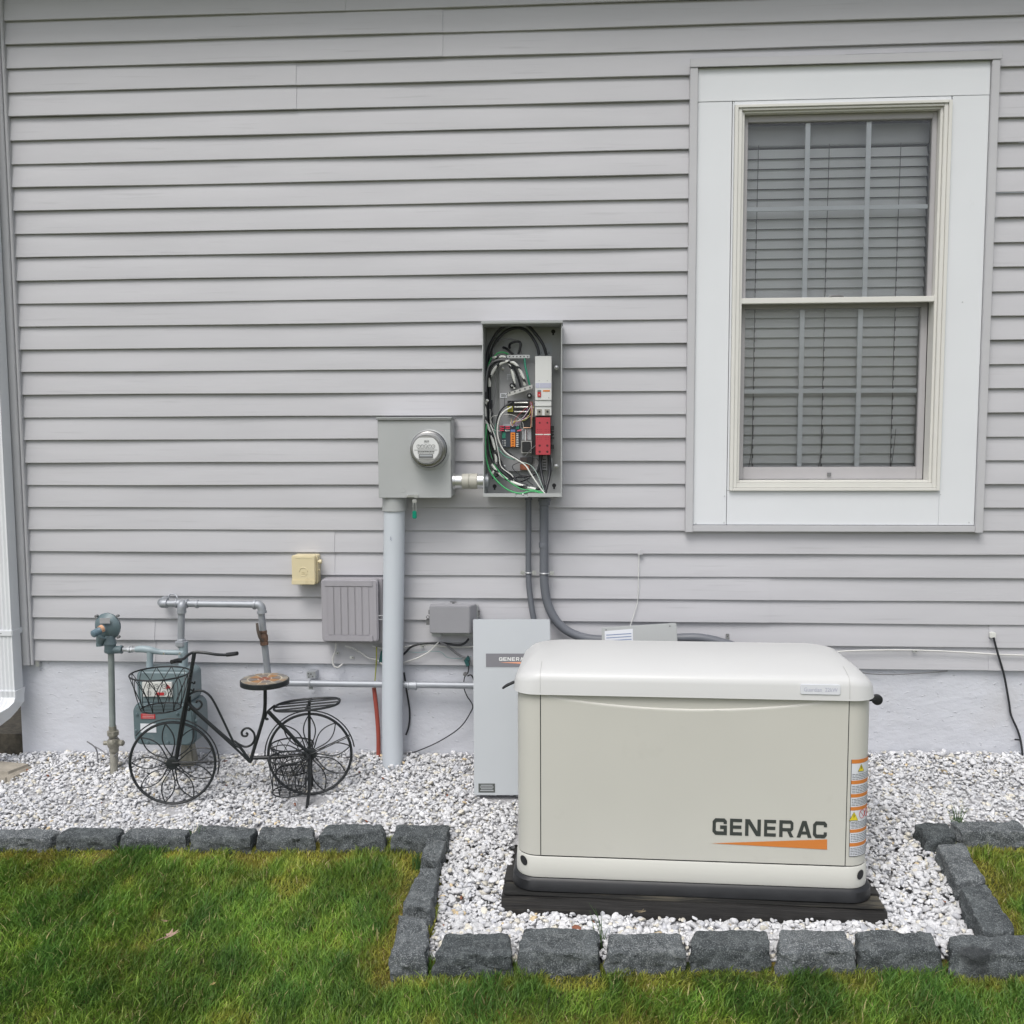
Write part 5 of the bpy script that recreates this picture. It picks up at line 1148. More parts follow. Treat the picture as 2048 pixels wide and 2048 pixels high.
def aq(px, py):   # pixel -> (s, t) on the cover
    for _ in range(1): pass
    lo = (px-947)/(1104-947); t = .5
    for _ in range(30):
        best = None
        p = at(lo, t); d = p-CAMP; X = 1024+F*d.dot(rt)/d.dot(fw); Yp = 1024-F*d.dot(up)/d.dot(fw)
        lo += (px-X)/158; t += (Yp-py)/350
    return lo, t
s0_, t0_ = aq(972, 1334); s1_, t1_ = aq(1086, 1307)
def sheet(s_a, s_b, t_a, t_b, off): return [at(s_a, t_a, off), at(s_b, t_a, off), at(s_b, t_b, off), at(s_a, t_b, off)]
m = MB(); m.add(sheet(s0_-.008, s1_+.008, t0_-.004, t1_+.004, .001), [(0,1,2,3)]); m.build('name_strip_border', METL, pc, smooth=0)
m = MB(); m.add(sheet(s0_, s1_, t0_, t1_, .0018), [(0,1,2,3)]); ns = m.build('name_strip', M('slate_print', (.13,.13,.145), .45), pc, smooth=0)
m = MB()
xs = [(998 + i*8.5, 998 + i*8.3+7.3) for i in range(7)]
sps = [(aq(a_, 1318)[0], aq(b_, 1318)[0]) for a_, b_ in xs]; ta, tb_ = aq(1010, 1321.5)[1], aq(1010, 1314.5)[1]
for poly in logo('GENERAC', sps, ta, tb_): m.add([at(x, y, .0026) for x, y in poly], [tuple(range(len(poly)))])
m.build('lettering', WHT, ns, smooth=0)
m = MB(); m.add([at(aq(999, 1325)[0], aq(999, 1325)[1], .0026), at(aq(1055, 1328)[0], aq(1055, 1328)[1], .0026), at(aq(1055, 1323.5)[0], aq(1055, 1323.5)[1], .0026)], [(0,1,2)]); m.build('swoosh', M('pale_orange_print', (.65,.28,.16), .5), ns, smooth=0)
s0_, t0_ = aq(957, 1585); s1_, t1_ = aq(990, 1567)
m = MB(); m.add(sheet(s0_, s1_, t0_, t1_, .0015), [(0,1,2,3)]); wl_ = m.build('small_black_label', DARKP, pc, smooth=0)
m = MB()
for k in range(4):
    tt = t0_+(t1_-t0_)*(.18+.2*k); m.add(sheet(s0_+.02+.01*(k % 2), s1_-.02-.01*(k % 2), tt, tt+(t1_-t0_)*.07, .0022), [(0,1,2,3)])
m.build('small_print', METL, wl_, smooth=0)
q = P(950, 1590, -.37); FOOT.append([(q.x, -.40), (q.x+.36, -.40), (q.x+.36, -.34), (q.x, -.34)])
pc, at = lean_panel('inner_cover', [(1212, 1600, -.24), (1372, 1600, -.24), (1353, 1246, -.13), (1203, 1255, -.13)], METG, 'gray inner panel tilted behind the generator lid, with a white instruction sticker', .006)
m = MB(); s_a = .035; m.add([at(.04, .80, .001), at(.415, .80, .001), at(.415, .982, .001), at(.04, .978, .001)], [(0,1,2,3)]); ws = m.build('sticker', PAPER, pc, smooth=0)
m = MB()
for k in range(9):
    t = .82+k*.0165; m.add([at(.06, t, .002), at(.395, t+.001, .002), at(.395, t+.006, .002), at(.06, t+.005, .002)], [(0,1,2,3)])
m.build('small_print', M('blue_gray_print', (.22,.28,.42), .5), ws, smooth=0)
m = MB(); 
for s_, t_ in ((.06, .985), (.91, .985)): m.lathe(at(s_, t_, .001), (0,-1,0), [(0,.003),(.0006,.003)], 10)
m.build('screw_notch', METD, pc)

# ------------------------------------------------------------------ gas piping
Yg = -.13
gpn = thing('gas_pipe', P(520, 1350, -.09), 'silver gas pipe rising, crossing and dropping to run low along the foundation', 'gas pipe')
R1 = .0148
def pp(l, Y=Yg): return [P(x, y, Y) for x, y in l]
m = MB(); q0, q1 = P(347, 1207, Yg), P(508, 1209, Yg); m.tube([q0, q1], R1, 20, smooth=False)
q0, q1 = P(363, 1222, Yg-.02), P(362, 1282, Yg-.02); m.tube([q0, q1], R1, 20, smooth=False)
q0, q1 = P(522, 1220, Yg), P(536, 1352, -.10); m.tube([q0, q1], R1, 20, smooth=False)
q0, q1 = P(572, 1366, -.05), P(1030, 1372, -.05); m.tube([q0, q1], R1, 20, smooth=False); m.tube([P(535,1350,-.1), P(540,1362,-.08), P(575,1366,-.05)], R1*1.25, 16)
m.build('pipe', SILV, gpn, smooth=50)
def fit(m, pts, r, Y=Yg, col=True):
    p = [P(x, y, Y) for x, y in pts]; m.tube(p, r, 20, res=6)
    for a_, b_ in ((p[0], p[1]), (p[-1], p[-2])):
        d = (b_-a_).normalized(); m.tube([a_-d*.001, a_+d*.008], r*1.18, 20, smooth=False)
m = MB(); fit(m, [(508,1209),(518,1210),(523,1216),(524,1226)], R1*1.25); m.build('elbow', SILV, gpn, smooth=50)
m = MB(); p = [P(322,1207,Yg), P(332,1207,Yg)]; m.lathe(P(319,1207,Yg), (1,0,0), [(0,.006),(.003,.015),(.009,.019),(.022,.0195),(.030,.018),(.031,.021),(.036,.021),(.037,.017)], 24)
m.tube([P(330,1207,Yg), P(352,1207,Yg)], R1, 20, smooth=False); m.tube([P(323,1205,Yg), P(330,1200,-.02)], .018, 16); m.build('end_elbow', SILV, gpn, smooth=50)
m = MB(); m.lathe(P(352,1207,Yg), (1,0,0), [(0,.020),(.006,.020),(.008,.0175),(.045,.0175),(.047,.020),(.053,.020),(.055,.014)], 24); m.lathe(P(392,1208,Yg), (1,0,0), [(0,.014),(.001,.0185),(.010,.0185),(.011,.014)], 24)
m.build('tee', SILV, gpn, smooth=50); m = MB(); m.tube([P(366,1207,Yg-.005), P(364,1211,Yg-.022), P(363,1226,Yg-.022)], R1*1.3, 20); m.lathe(P(363,1222,Yg-.022), (0,0,-1), [(0,.0205),(.008,.0205),(.009,.017)], 24); m.build('elbow', SILV, gpn, smooth=50)
m = MB(); m.tube([P(335,1198,-.03), P(340,1189,-.02), P(350,1189,-.02), P(355,1196,-.03)], .0025, 8); m.build('hanger', SILV, gpn)
m = MB(); m.lathe(P(363,1283,Yg-.02)+Vector((0,0,.012)), (0,0,-1), [(0,.017),(.003,.021),(.010,.021),(.011,.029),(.030,.029),(.031,.022),(.038,.020)], 6); m.build('union_nut', SILV, gpn, bevel=.001)
# rusty valve
v0 = P(526, 1263, -.125)
m = MB(); m.lathe(v0+Vector((0,0,.004)), Vector((.03,0,-.4)), [(0,.018),(.010,.018),(.011,.0155),(.022,.020),(.042,.020),(.050,.0165),(.052,.019),(.064,.019)], 8); vv = m.build('valve', RUST, gpn, bevel=.001)
m = MB(); m.tube([P(514,1246,-.155), P(516,1262,-.16), P(520,1276,-.16), P(527,1283,-.15)], [.006,.007,.006,.006], 8, flat=.6); m.build('valve_lever', M('lever_iron', (.07,.055,.045), .6, var=.3, vs=40), vv)
# lower coupling + clamp
m = MB(); q = P(815, 1371, -.05); m.lathe(q, (1,0,0), [(0,.0135),(.001,.020),(.007,.020),(.008,.017),(.034,.017),(.035,.021),(.042,.021),(.043,.0135)], 24); m.build('coupling', SILV, gpn)
q = P(620, 1366, -.05); m = MB(); m.tube([(q.x, q.y-.0155*math.cos(t), q.z+.0155*math.sin(t)) for t in [math.pi*k/8-math.pi/2 for k in range(9)]], .0035, 8); m.box(q.x-.02, q.x+.02, -.03, -.002+.018, q.z+.015, q.z+.046); m.box(q.x-.006, q.x+.014, -.05, -.045, q.z-.03, q.z-.016)
m.build('clamp', GALV, gpn, bevel=.001)
m = MB()
for dx, dz in ((-.01,.022),(0,.036),(.008,.024),(-.012,.038)): m.lathe((q.x+dx, -.0302, q.z+dz), (0,-1,0), [(0,.0035),(.002,.0035)], 10)
m.build('clamp_hole', METD, gpn)
# meter
gm = thing('gas_meter', P(340, 1488, -.2), 'gray-green gas meter hanging behind the bicycle basket', 'gas meter')
a, b = P(271, 1408, -.22), P(398, 1488, -.22); top = P(330, 1337, -.2)
m = MB(); pts = rrect(a.x, P(372,1450,-.22).x+.03, b.z, a.z+.02, .035, 6)
bz0, bz1 = b.z, a.z
def sh(s0, s1_, z0, z1, r, y0, y1): mm = MB(); mm.prism(rrect(s0, s1_, z0, z1, r, 6), y0, y1); return mm
x0, x1 = a.x, P(400, 1450, -.2).x
lo = sh(x0, x1, bz0, bz1+.015, .04, -.245, -.10); lo.build('lower_case', TEAL, gm, bevel=.008, bseg=3)
m = sh(x0+.006, x1-.006, bz0+.006, bz1+.012, .036, -.262, -.2455); m.build('front_plate', TEAL, gm, bevel=.006, bseg=3)
m = sh(x0+.015, x1-.02, bz1+.005, top.z, .03, -.24, -.105); m.build('upper_case', M('mid_gray_green', (.15,.20,.215), .42, var=.08, vs=15), gm, bevel=.012, bseg=3)
m = MB()
for px, py in ((274, 1428), (272, 1461), (296, 1484), (336, 1484), (355, 1427), (393, 1440)): m.lathe(P(px, py, -.262), (0,-1,0), [(0,.006),(.006,.006),(.007,.004)], 8)
m.build('case_bolt', TEAL, gm)
fc0, fc1 = P(284, 1364, -.25), P(345, 1394, -.25)
m = pbox(fc0, fc1, -.252, -.238); ix = m.build('index_face', M('index_white', (.6,.6,.58), .5), gm, bevel=.002)
m = MB()
for i in range(3):
    for j in range(2): q = P(298+i*15, 1373+j*13, -.253); m.tube([(q.x+.009*math.cos(t), -.2532, q.z+.009*math.sin(t)) for t in [2*math.pi*k/14 for k in range(14)]], .0008, 4, closed=True, smooth=False); m.box(q.x-.001, q.x+.006, -.2535, -.2528, q.z, q.z+.0015)
m.build('index_dials', DARKP, ix)
m = pbox(P(312, 1385, -.254), P(328, 1391, -.254), -.2538, -.2524); m.build('red_window', RED, ix)
q = P(337, 1374, -.25); m = MB(); m.prism([(q.x-.010, q.z-.008), (q.x+.010, q.z-.002), (q.x-.002, q.z+.011)], -.256, -.2525); m.build('red_marker', RED, ix)
m = pbox(P(282, 1427, -.262), P(311, 1438, -.262), -.2645, -.2622); rl_ = m.build('red_plate', RED, gm, bevel=.001)
m = MB()
for k in range(3): pbox(P(285, 1429.5+k*3, -.2648), P(308, 1430.3+k*3, -.2648), -.2652, -.2646, m)
m.build('small_print', WHT, rl_)
m = pbox(P(281, 1447, -.262), P(313, 1465, -.262), -.2642, -.2622); m.build('paper_tag', PAPER, gm)
m = MB(); m.lathe(P(300, 1345, -.17)+Vector((0,0,-.01)), (0,0,1), [(0,.022),(.008,.022),(.009,.016),(.03,.015),(.062,.014)], 20); m.lathe(P(366, 1345, -.16)+Vector((0,0,-.01)), (0,0,1), [(0,.024),(.012,.024),(.013,.018),(.07,.017),(.10,.018)], 20); m.build('swivel', LTEAL, gm, smooth=40)
# meter bar
m = MB(); p = [P(272,1299,-.17), P(285,1298,-.17), P(300,1300,-.17), P(320,1304,-.165), P(345,1305,-.16), P(368,1305,-.16)]
m.tube(p, [.0135,.0155,.0165,.0115,.011,.013], 16); m.tube([P(300,1300,-.17), P(300,1322,-.17)], [.015,.013], 16, smooth=False); m.tube([P(367,1283,-.15), P(367,1330,-.15)], .020, 18, smooth=False)
m.build('meter_bar', LTEAL, gm, smooth=50)
m = MB()
for px in (328, 360): m.lathe(P(px, 1307, -.185), (0,-1,0), [(0,.006),(.005,.005)], 10)
m.build('bar_bolt', ZINC, gm)
m = MB(); q = P(378, 1515, -.12); m.hexa([(q.x-.035,-.15,q.z-.03),(q.x+.035,-.15,q.z-.03),(q.x+.035,-.09,q.z-.03),(q.x-.035,-.09,q.z-.03),(q.x-.018,-.14,q.z+.14),(q.x+.012,-.14,q.z+.14),(q.x+.012,-.1,q.z+.14),(q.x-.018,-.1,q.z+.14)])
m.build('support_foot', BRONZE, gm, bevel=.006)
# regulator + riser
rg = thing('gas_regulator', P(220, 1555, -.15), 'round gray-green gas regulator on a thin riser pipe, left of the bicycle', 'gas regulator')
q = P(215, 1253, -.16)
m = MB(); m.lathe(q+Vector((0,.03,0)), (-.12,-1,-.05), [(0,.040),(.004,.053),(.014,.058),(.018,.061),(.026,.061),(.030,.056),(.044,.046),(.052,.028)], 32); dm = m.build('diaphragm_case', TEAL, rg, smooth=40)
m = MB()
for px, py in ((193, 1232), (235, 1232), (237, 1274), (196, 1275)): m.lathe(P(px, py, -.16), (0,-1,0), [(-.01,.006),(.008,.006),(.009,.004)], 10); 
m.build('case_bolt', METD, rg)
m = MB(); m.lathe(P(208, 1257, -.205), (-.62,-1,-.35), [(0,.017),(.03,.015),(.031,.0145),(.032,.0165),(.055,.0165),(.060,.010)], 20); m.build('spring_tower', M('slate_enamel', (.12,.18,.22), .35, var=.1), rg, smooth=40)
m = MB(); m.lathe(P(207, 1256, -.208), (-.62,-1,-.35), [(.004,.0178),(.018,.0172)], 20); m.build('orange_band', M('white_orange_label', (.6,.35,.22), .5), rg)
m = pbox(P(199, 1236, -.195), P(220, 1247, -.195), -.195, -.193); m.build('nameplate', METB, rg)
m = MB(); m.tube([P(205,1272,-.17), P(200,1285,-.17), P(200,1292,-.17)], [.028,.016,.016], 16); m.lathe(P(220, 1284, -.16), (0,0,-1), [(-.03,.02),(0,.027),(.008,.029),(.009,.025),(.034,.025),(.035,.027),(.046,.025),(.05,.016)], 18); m.tube([P(215,1300,-.16), P(242,1299,-.16)], [.018,.017], 14, smooth=False)
m.lathe(P(240,1299,-.16), (1,0,0), [(0,.0135),(.002,.019),(.010,.019),(.011,.012)], 8); m.build('valve_body', METB if False else TEAL, rg, smooth=40)
m = MB(); m.tube([P(247,1299,-.16), P(275,1299,-.17)], .0105, 16, smooth=False); m.lathe(P(257,1299,-.163), (1,0,0), [(0,.012),(.001,.016),(.008,.016),(.009,.012),(.012,.012),(.013,.016),(.019,.015)], 8); m.build('nipple', GALV, rg, smooth=40)
m = MB(); m.tube([P(222,1300,-.16), P(225,1452,-.16)], .0135, 18, smooth=False); m.build('riser_pipe', M('gray_riser', (.22,.25,.24), .5, var=.12, vs=20), rg)
m = MB(); m.tube([P(225,1452,-.16), P(226,1466,-.16)], .0165, 18, smooth=False); m.build('pipe_thread', BRONZE, rg)
m = MB(); m.lathe(P(225.5,1458,-.16), (0,0,-1), [(0,.016),(.008,.0165),(.009,.0275),(.026,.0275),(.027,.022),(.036,.021)], 6); m.lathe(P(227,1477,-.16), (0,0,-1), [(0,.022),(.006,.026),(.020,.029),(.034,.026),(.044,.020),(.056,.021),(.064,.017)], 16)
m.tube([P(208,1486,-.16), P(248,1486,-.16)], [.010,.009], 12, smooth=False); m.lathe(P(238,1486,-.16), (1,0,0), [(0,.012),(.010,.014),(.018,.014),(.022,.007)], 8); m.lathe(P(228,1482,-.188), (0,-1,0), [(0,.010),(.004,.009)], 10); m.build('shutoff_valve', BRONZE, rg, smooth=35)
m = MB(); q0, q1 = P(228,1506,-.16), P(228,1560,-.16); m.tube([q0, q1], [.018,.015], 16, smooth=False); m.build('lower_sleeve', M('putty_pipe', (.30,.29,.25), .7, var=.2, vs=20), rg)
q = P(228, 1550, -.16); FOOT.append([(q.x-.02,-.18),(q.x+.02,-.18),(q.x+.02,-.14),(q.x-.02,-.14)])
wire('tracer_wire', [(174,1483,-.10),(186,1491,-.10),(193,1500,-.1),(196,1520,-.1),(196,1545,-.1)], .0032, GRW, 'bent dark tracer wire stub beside the riser pipe, lower left', 'wire', 'wire stubs at the riser')
wire('tracer_wire', [(190,1493,-.11),(205,1502,-.13),(220,1513,-.145),(229,1512,-.175),(235,1506,-.18)], .0028, GRW, 'short dark wire wrapped from the stub to the riser pipe', 'wire', 'wire stubs at the riser')

# ------------------------------------------------------------------ bicycle planter
def by(px): return -.42+(px-345)/(620-345)*.08
def B(px, py, dy=0.0): return P(px, py, by(px)+dy)
bk = thing('bicycle_planter', G(480, 1600), 'black wrought-iron garden bicycle planter with wire baskets and a mosaic seat, standing on gravel', 'bicycle planter')
ex = (B(620, 1508)-B(345, 1527)); ex.z = 0; ex.normalize(); ez = Vector((0, 0, 1)); en = ez.cross(ex)
def wheel(c, r, name, ph):
    m = MB(); ring_tube(m, c, r, .0058, ex, ez, 64, 8); wh = m.build(name, BLACK, bk)
    m = MB(); m.lathe(c-en*.012, en, [(0,.020),(.002,.026),(.022,.026),(.024,.020)], 24); m.build('hub', BLACK, wh)
    m = MB()
    for i in range(9):
        an = ph+2*math.pi*i/9; rim = Vector((math.cos(an), math.sin(an)))*(r-.004)
        for s_ in (-1, 1):
            pts = []
            for k in range(9):
                t = k/8; rad = .022+(r-.026)*t; off = s_*.29*math.sin(math.pi*min(1, t**.8))*(1-.15*t)
                aa = an+off*(1.0); pts.append(c+ex*(math.cos(aa)*rad)+ez*(math.sin(aa)*rad)+en*.004*s_)
            m.tube(pts, .0027, 6, res=3)
    m.build('petal_spokes', BLACK, wh); return wh
cf = B(345.5, 1526); cr_ = B(620, 1508); Rf = .5*(B(432.5, 1526)-B(258, 1526)).length-.004; Rr = .5*(B(705, 1508)-B(535, 1508)).length-.004
wheel(cf, Rf, 'front_wheel', math.radians(78-20)); wheel(cr_, Rr, 'rear_wheel', math.radians(90))
m = MB()
def arc(c, r, a0, a1, rad, n=24): m.tube([c+ex*r*math.cos(math.radians(a0+(a1-a0)*k/n))+ez*r*math.sin(math.radians(a0+(a1-a0)*k/n)) for k in range(n+1)], rad, 8, smooth=False, flat=2.2)
arc(cf, Rf+.016, 140, -16, .0028); arc(cr_, Rr+.014, 182, 8, .0028)
m.tube([cf, cf+ex*(Rf+.016)], .0026, 6, smooth=False); m.tube([cf-en*.012+ez*.004, cf+ex*(Rf+.014)+ez*.003], .0022, 6, smooth=False)
for d in (-.012, .012): m.tube([cr_+en*d, cr_+ex*(Rr+.012)*math.cos(.42)+ez*(Rr+.012)*math.sin(.42)+en*d], .0024, 6, smooth=False)
m.build('mudguards', BLACK, bk)
fz = lambda x, y: (240+x/5.683, 1280+y/5.683); rz_ = lambda x, y: (470+x/5.519, 1300+y/5.519)
FB = lambda x, y, d=0: B(*fz(x, y), d); RB = lambda x, y, d=0: B(*rz_(x, y), d)
m = MB()
m.tube([FB(845,150), FB(800,420), FB(745,800), FB(690,1090), FB(640,1350)], .0080, 10)
m.tube([FB(800,430,-.015), FB(700,900,-.018), FB(630,1340,-.018)], .0048, 8)
# double down tube
m.tube([FB(770,720), FB(1000,930), FB(1290,1180), RB(60,1080), RB(165,1225)], .0062, 8); m.tube([FB(790,760), FB(1290,1210), RB(165,1240)], .0050, 8)
m.tube([FB(790,740), FB(770,650), FB(820,600), FB(900,575), FB(980,600), FB(1060,690), FB(1180,930), FB(1260,1100), FB(1290,1150), RB(0,1010), RB(60,1050), RB(120,1068), RB(180,1045), RB(215,990), RB(210,920), RB(160,868), RB(110,868), RB(75,905), RB(85,945), RB(125,950), RB(138,925), RB(120,915)], .0048, 8)
m.tube([FB(800,640), FB(800,720), FB(840,770), FB(890,785), FB(930,740), FB(915,700), FB(880,690), FB(868,715)], .0044, 8)
m.tube([FB(790,560), FB(830,575), FB(840,550)], .0035, 8); m.tube([FB(815,480), FB(845,495), FB(848,470)], .0035, 8); m.tube([FB(760,790), FB(790,800), FB(785,770)], .0035, 8)
# seat tube
m.tube([RB(165,1240), RB(220,1060), RB(290,830), RB(325,690), RB(333,560), RB(333,440)], .0075, 10)
# chain stay / rear
m.tube([RB(205,1190), RB(500,1180), RB(620,1165), RB(820,1145)], [.0085,.0085,.006,.006], 10); m.tube([RB(165,1225), RB(210,1180)], .006, 8)
m.tube([RB(360,680), RB(560,890), RB(800,1130)], .0065, 8); m.tube([RB(370,670,-.02), RB(570,880,-.02), RB(790,1120,-.02)], .0055, 8)
m.tube([RB(335,750), RB(360,680), RB(440,610)], .0045, 8); m.tube([RB(325,745), RB(350,765), RB(365,755)], .005, 8)
m.tube([RB(820,560), RB(820,800), RB(822,1120)], .0062, 8)
m.tube([RB(500,1185,-.02), RB(620,1165,-.03), RB(750,1185,-.035), RB(830,1260,-.04)], .004, 8)
m.build('frame', BLACK, bk, smooth=60)
m = MB(); m.tube([RB(822,1150,-.02), RB(822,1500,-.05), RB(800,1700,-.075), RB(800,1800,-.09)], .0072, 8, flat=1.6); m.tube([RB(830,1150,.02), RB(850,1480,.05), RB(850,1560,.06)], .006, 8); m.build('kickstand', BLACK, bk)
m = MB(); m.tube([FB(590,245,-.12), FB(650,225,-.10), FB(720,215,-.05), FB(780,165,-.0), FB(845,140), FB(960,145,.0), FB(1100,165,-.02), FB(1230,170,-.05)], .0060, 8); hb = m.build('handlebar', BLACK, bk)
m = MB(); m.tube([FB(585,250,-.125), FB(650,235,-.10), FB(700,240,-.09)], .0088, 8); m.tube([FB(1215,168,-.045), FB(1290,158,-.06), FB(1332,152,-.07)], .0088, 8); m.build('grip', BLKR, hb)
# seat table
sc_ = RB(328, 350); 
sc0 = B(529.5, 1363, 0)
m = MB(); RS = .5*(B(578, 1360)-B(480, 1360)).length
m.lathe(sc0+Vector((0,0,-.012)), (0,0,1), [(0,RS-.004),(.001,RS),(.020,RS),(.022,RS-.003)], 48); stt = m.build('seat', BLACK, bk, smooth=40)
def mosaic():
    mm = bpy.data.materials.new('mosaic_tile'); mm.use_nodes = True; n = mm.node_tree; b = n.nodes['Principled BSDF']; b.inputs['Roughness'].default_value = .45
    at_ = n.nodes.new('ShaderNodeAttribute'); at_.attribute_name = 'Col'; n.links.new(at_.outputs['Color'], b.inputs['Base Color']); return mm
m = MB(); zt_ = sc0.z+.0105; cols_ = []
rl = random.Random(12)
pal = [(.27,.21,.15), (.33,.24,.16), (.20,.19,.18), (.31,.28,.23), (.3,.17,.08)]
def tiles(r0_, r1_, n, colf, g=.0016, ph=0):
    for i in range(n):
        a0 = ph+2*math.pi*i/n+g/max(r0_, .01); a1 = ph+2*math.pi*(i+1)/n-g/max(r0_, .01); k = 4; vs = []
        for j in range(k+1): a = a0+(a1-a0)*j/k; vs.append((sc0.x+r0_*math.cos(a), sc0.y+r0_*math.sin(a), zt_+.002))
        for j in range(k, -1, -1): a = a0+(a1-a0)*j/k; vs.append((sc0.x+r1_*math.cos(a), sc0.y+r1_*math.sin(a), zt_+.002))
        m.add(vs, [tuple(range(2*k+2))]); cols_.append(colf(i))
tiles(RS*.72, RS*.95, 16, lambda i: pal[rl.randrange(4)]); tiles(RS*.30, RS*.66, 8, lambda i: (.36,.19,.08) if i % 2 else (.21,.18,.16)); tiles(RS*.02, RS*.26, 5, lambda i: (.30,.10,.06))
ti = m.build('mosaic_tiles', mosaic(), stt, smooth=0); ca = ti.data.color_attributes.new('Col', 'FLOAT_COLOR', 'CORNER')
for p, c in zip(ti.data.polygons, cols_):
    for l in p.loop_indices: ca.data[l].color = (*c, 1)
m = MB(); m.lathe(sc0+Vector((0,0,.0104)), (0,0,1), [(0,RS-.005),(.0005,RS-.005)], 48); m.build('grout', M('grout', (.55,.50,.40), .8), stt)
# rack
rc0 = RB(795, 602); rl_ = .5*(RB(1155,600)-RB(435,600)).length; rw_ = .085
m = MB(); n = 48; pts = []
for k in range(n):
    t = 2*math.pi*k/n; x = math.cos(t); y = math.sin(t); pts.append(rc0+ex*rl_*math.copysign(abs(x)**.8, x)+en*rw_*math.copysign(abs(y)**.75, y)+ez*.010*x)
m.tube(pts, .0055, 8, closed=True, smooth=False)
for t in (-.5, 0, .5): L_ = rl_*math.sqrt(1-abs(t)**2.4)*.97; m.tube([rc0-ex*L_+en*rw_*t-ez*.009, rc0+ex*L_+en*rw_*t+ez*.009], .0036, 8, smooth=False)
m.tube([rc0+ex*.005+en*rw_, rc0+ex*.005-en*rw_], .0055, 8, smooth=False); m.tube([rc0+ex*.005-en*.03, RB(820,680)], .006, 8, smooth=False); m.build('luggage_rack', BLACK, bk)
# wire baskets
def basket(c, rt_, rb, h, N, name, lean=Vector((0,0,0))):
    m = MB(); cb_ = c-Vector((0,0,h))+lean
    ring_tube(m, c, rt_, .0036, (1,0,0), (0,1,0), 40, 8); ring_tube(m, cb_, rb, .003, (1,0,0), (0,1,0), 32, 8); 
    for i in range(N):
        for s_ in (-1, 1):
            pts = []
            for k in range(7):
                t = k/6; a = 2*math.pi/N*(i+s_*1.0*t**1.6); r_ = rb+(rt_-rb)*t
                pts.append(cb_*(1-t)+c*t+Vector((math.cos(a)*r_, math.sin(a)*r_, 0)))
            m.tube(pts, .0017, 5, res=2)
    for k in range(-3, 4):
        y = k*rb/4; L_ = math.sqrt(max(0, rb*rb-y*y)); m.tube([cb_+Vector((-L_, y, 0)), cb_+Vector((L_, y, 0))], .0015, 5, smooth=False)
    return m.build(name, BLACK, bk)
bc = P(319.5, 1347, -.47); r1 = .5*(P(375,1347,-.47)-P(263,1347,-.47)).length; r2 = .5*(P(355,1415,-.47)-P(280,1415,-.47)).length
basket(bc, r1, r2, bc.z-P(318, 1416, -.47).z, 12, 'front_basket')
c = P(577, 1515, -.44); r1 = .5*(P(613,1515,-.44)-P(537,1515,-.44)).length; basket(c, r1, r1*.86, c.z-P(575, 1582, -.44).z, 10, 'near_pannier_basket')
c = P(584, 1489, -.26); r1 = .5*(P(626,1489,-.26)-P(543,1489,-.26)).length; basket(c, r1, r1*.78, c.z-P(584, 1540, -.26).z, 10, 'far_pannier_basket')

# ------------------------------------------------------------------ fallen leaves
def leaf(px, py, size, rot, col, lab, lift=.012, name='fallen_leaf', g='fallen leaves'):
    q = G(px, py, lift); rl = random.Random(int(px)); pts = []; n = 14
    for k in range(n):
        a = 2*math.pi*k/n; r_ = size*(1 if k % 2 == 0 else .45)*(1.0 if math.cos(a) > 0 else .8)*(.8+.4*rl.random())
        pts.append((r_*math.cos(a), r_*.6*math.sin(a)))
    m = MB(); vs = [(q.x, q.y, q.z+.004)]+[(q.x+x*math.cos(rot)-y*math.sin(rot), q.y+x*math.sin(rot)+y*math.cos(rot), q.z+.35*abs(y)+.2*max(0, x)) for x, y in pts]
    m.add(vs, [(0, 1+i, 1+(i+1) % n) for i in range(n)])
    m.tube([vs[0], (q.x-size*1.3*math.cos(rot), q.y-size*1.3*math.sin(rot), q.z+.006)], .0012, 5, smooth=False)
    tag(m.build(name, M('leaf_'+str(int(px)), col, .7, var=.25, vs=40), smooth=0), lab, 'leaf', g)
leaf(340, 1872, .038, 1.0, (.36,.25,.19), 'curled pale brown oak leaf lying on the grass, lower left', .05)
leaf(331, 1843, .010, .2, (.30,.2,.13), 'tiny brown leaf scrap above the oak leaf on the grass', .045)
leaf(427, 1968, .011, 1.2, (.45,.36,.14), 'tiny yellow leaf on the grass near the bottom edge', .05)
leaf(695, 1517, .036, .1, (.05,.045,.05), 'dark dead leaf behind the rear wheel of the bicycle', .02)
leaf(452, 1523, .014, .9, (.16,.07,.045), 'small red-brown leaf between the bicycle wheels', .02)
leaf(1283, 1824, .019, .3, (.16,.13,.08), 'small dry brown leaf on a gravel stone against the timber base', .052)

# ------------------------------------------------------------------ gravel and grass
BAYSHEET = True
def inpoly(x, y, poly):
    c = np.zeros(len(x), bool); n = len(poly)
    for i in range(n):
        x1, y1 = poly[i]; x2, y2 = poly[(i+1) % n]
        cond = ((y1 > y) != (y2 > y)) & (x < (x2-x1)*(y-y1)/(y2-y1+1e-12)+x1); c ^= cond
    return c
def gxy(px, py, dz=0.0): q = G(px, py, dz); return (q.x, q.y)
A = gxy
bay = [A(898,1660,.03), A(885,1725,.03), A(872,1815,.03), A(856,1899,.03), A(1100,1899,.03), A(1500,1899,.03), A(1895,1899,.03), A(1972,1862,.03), A(1925,1760,.03), A(1870,1685,.03), A(1835,1650,.03)]
rearL = [(-5, A(0,1668,.03)[1]), A(0,1662,.03), A(880,1662,.03), (bay[0][0], A(890,1662,.03)[1]), (bay[-1][0], A(1835,1650,.03)[1]), A(1920,1652,.03), A(2045,1653,.03), (5, A(2040,1653,.03)[1]), (5, .012), (-5, .012)]
m = MB(); m.add([(x, y, float(gz(x, y))-.035) for x, y in bay], [tuple(range(len(bay)))]); struct(m.build('gravel_bay', FINES, smooth=0))
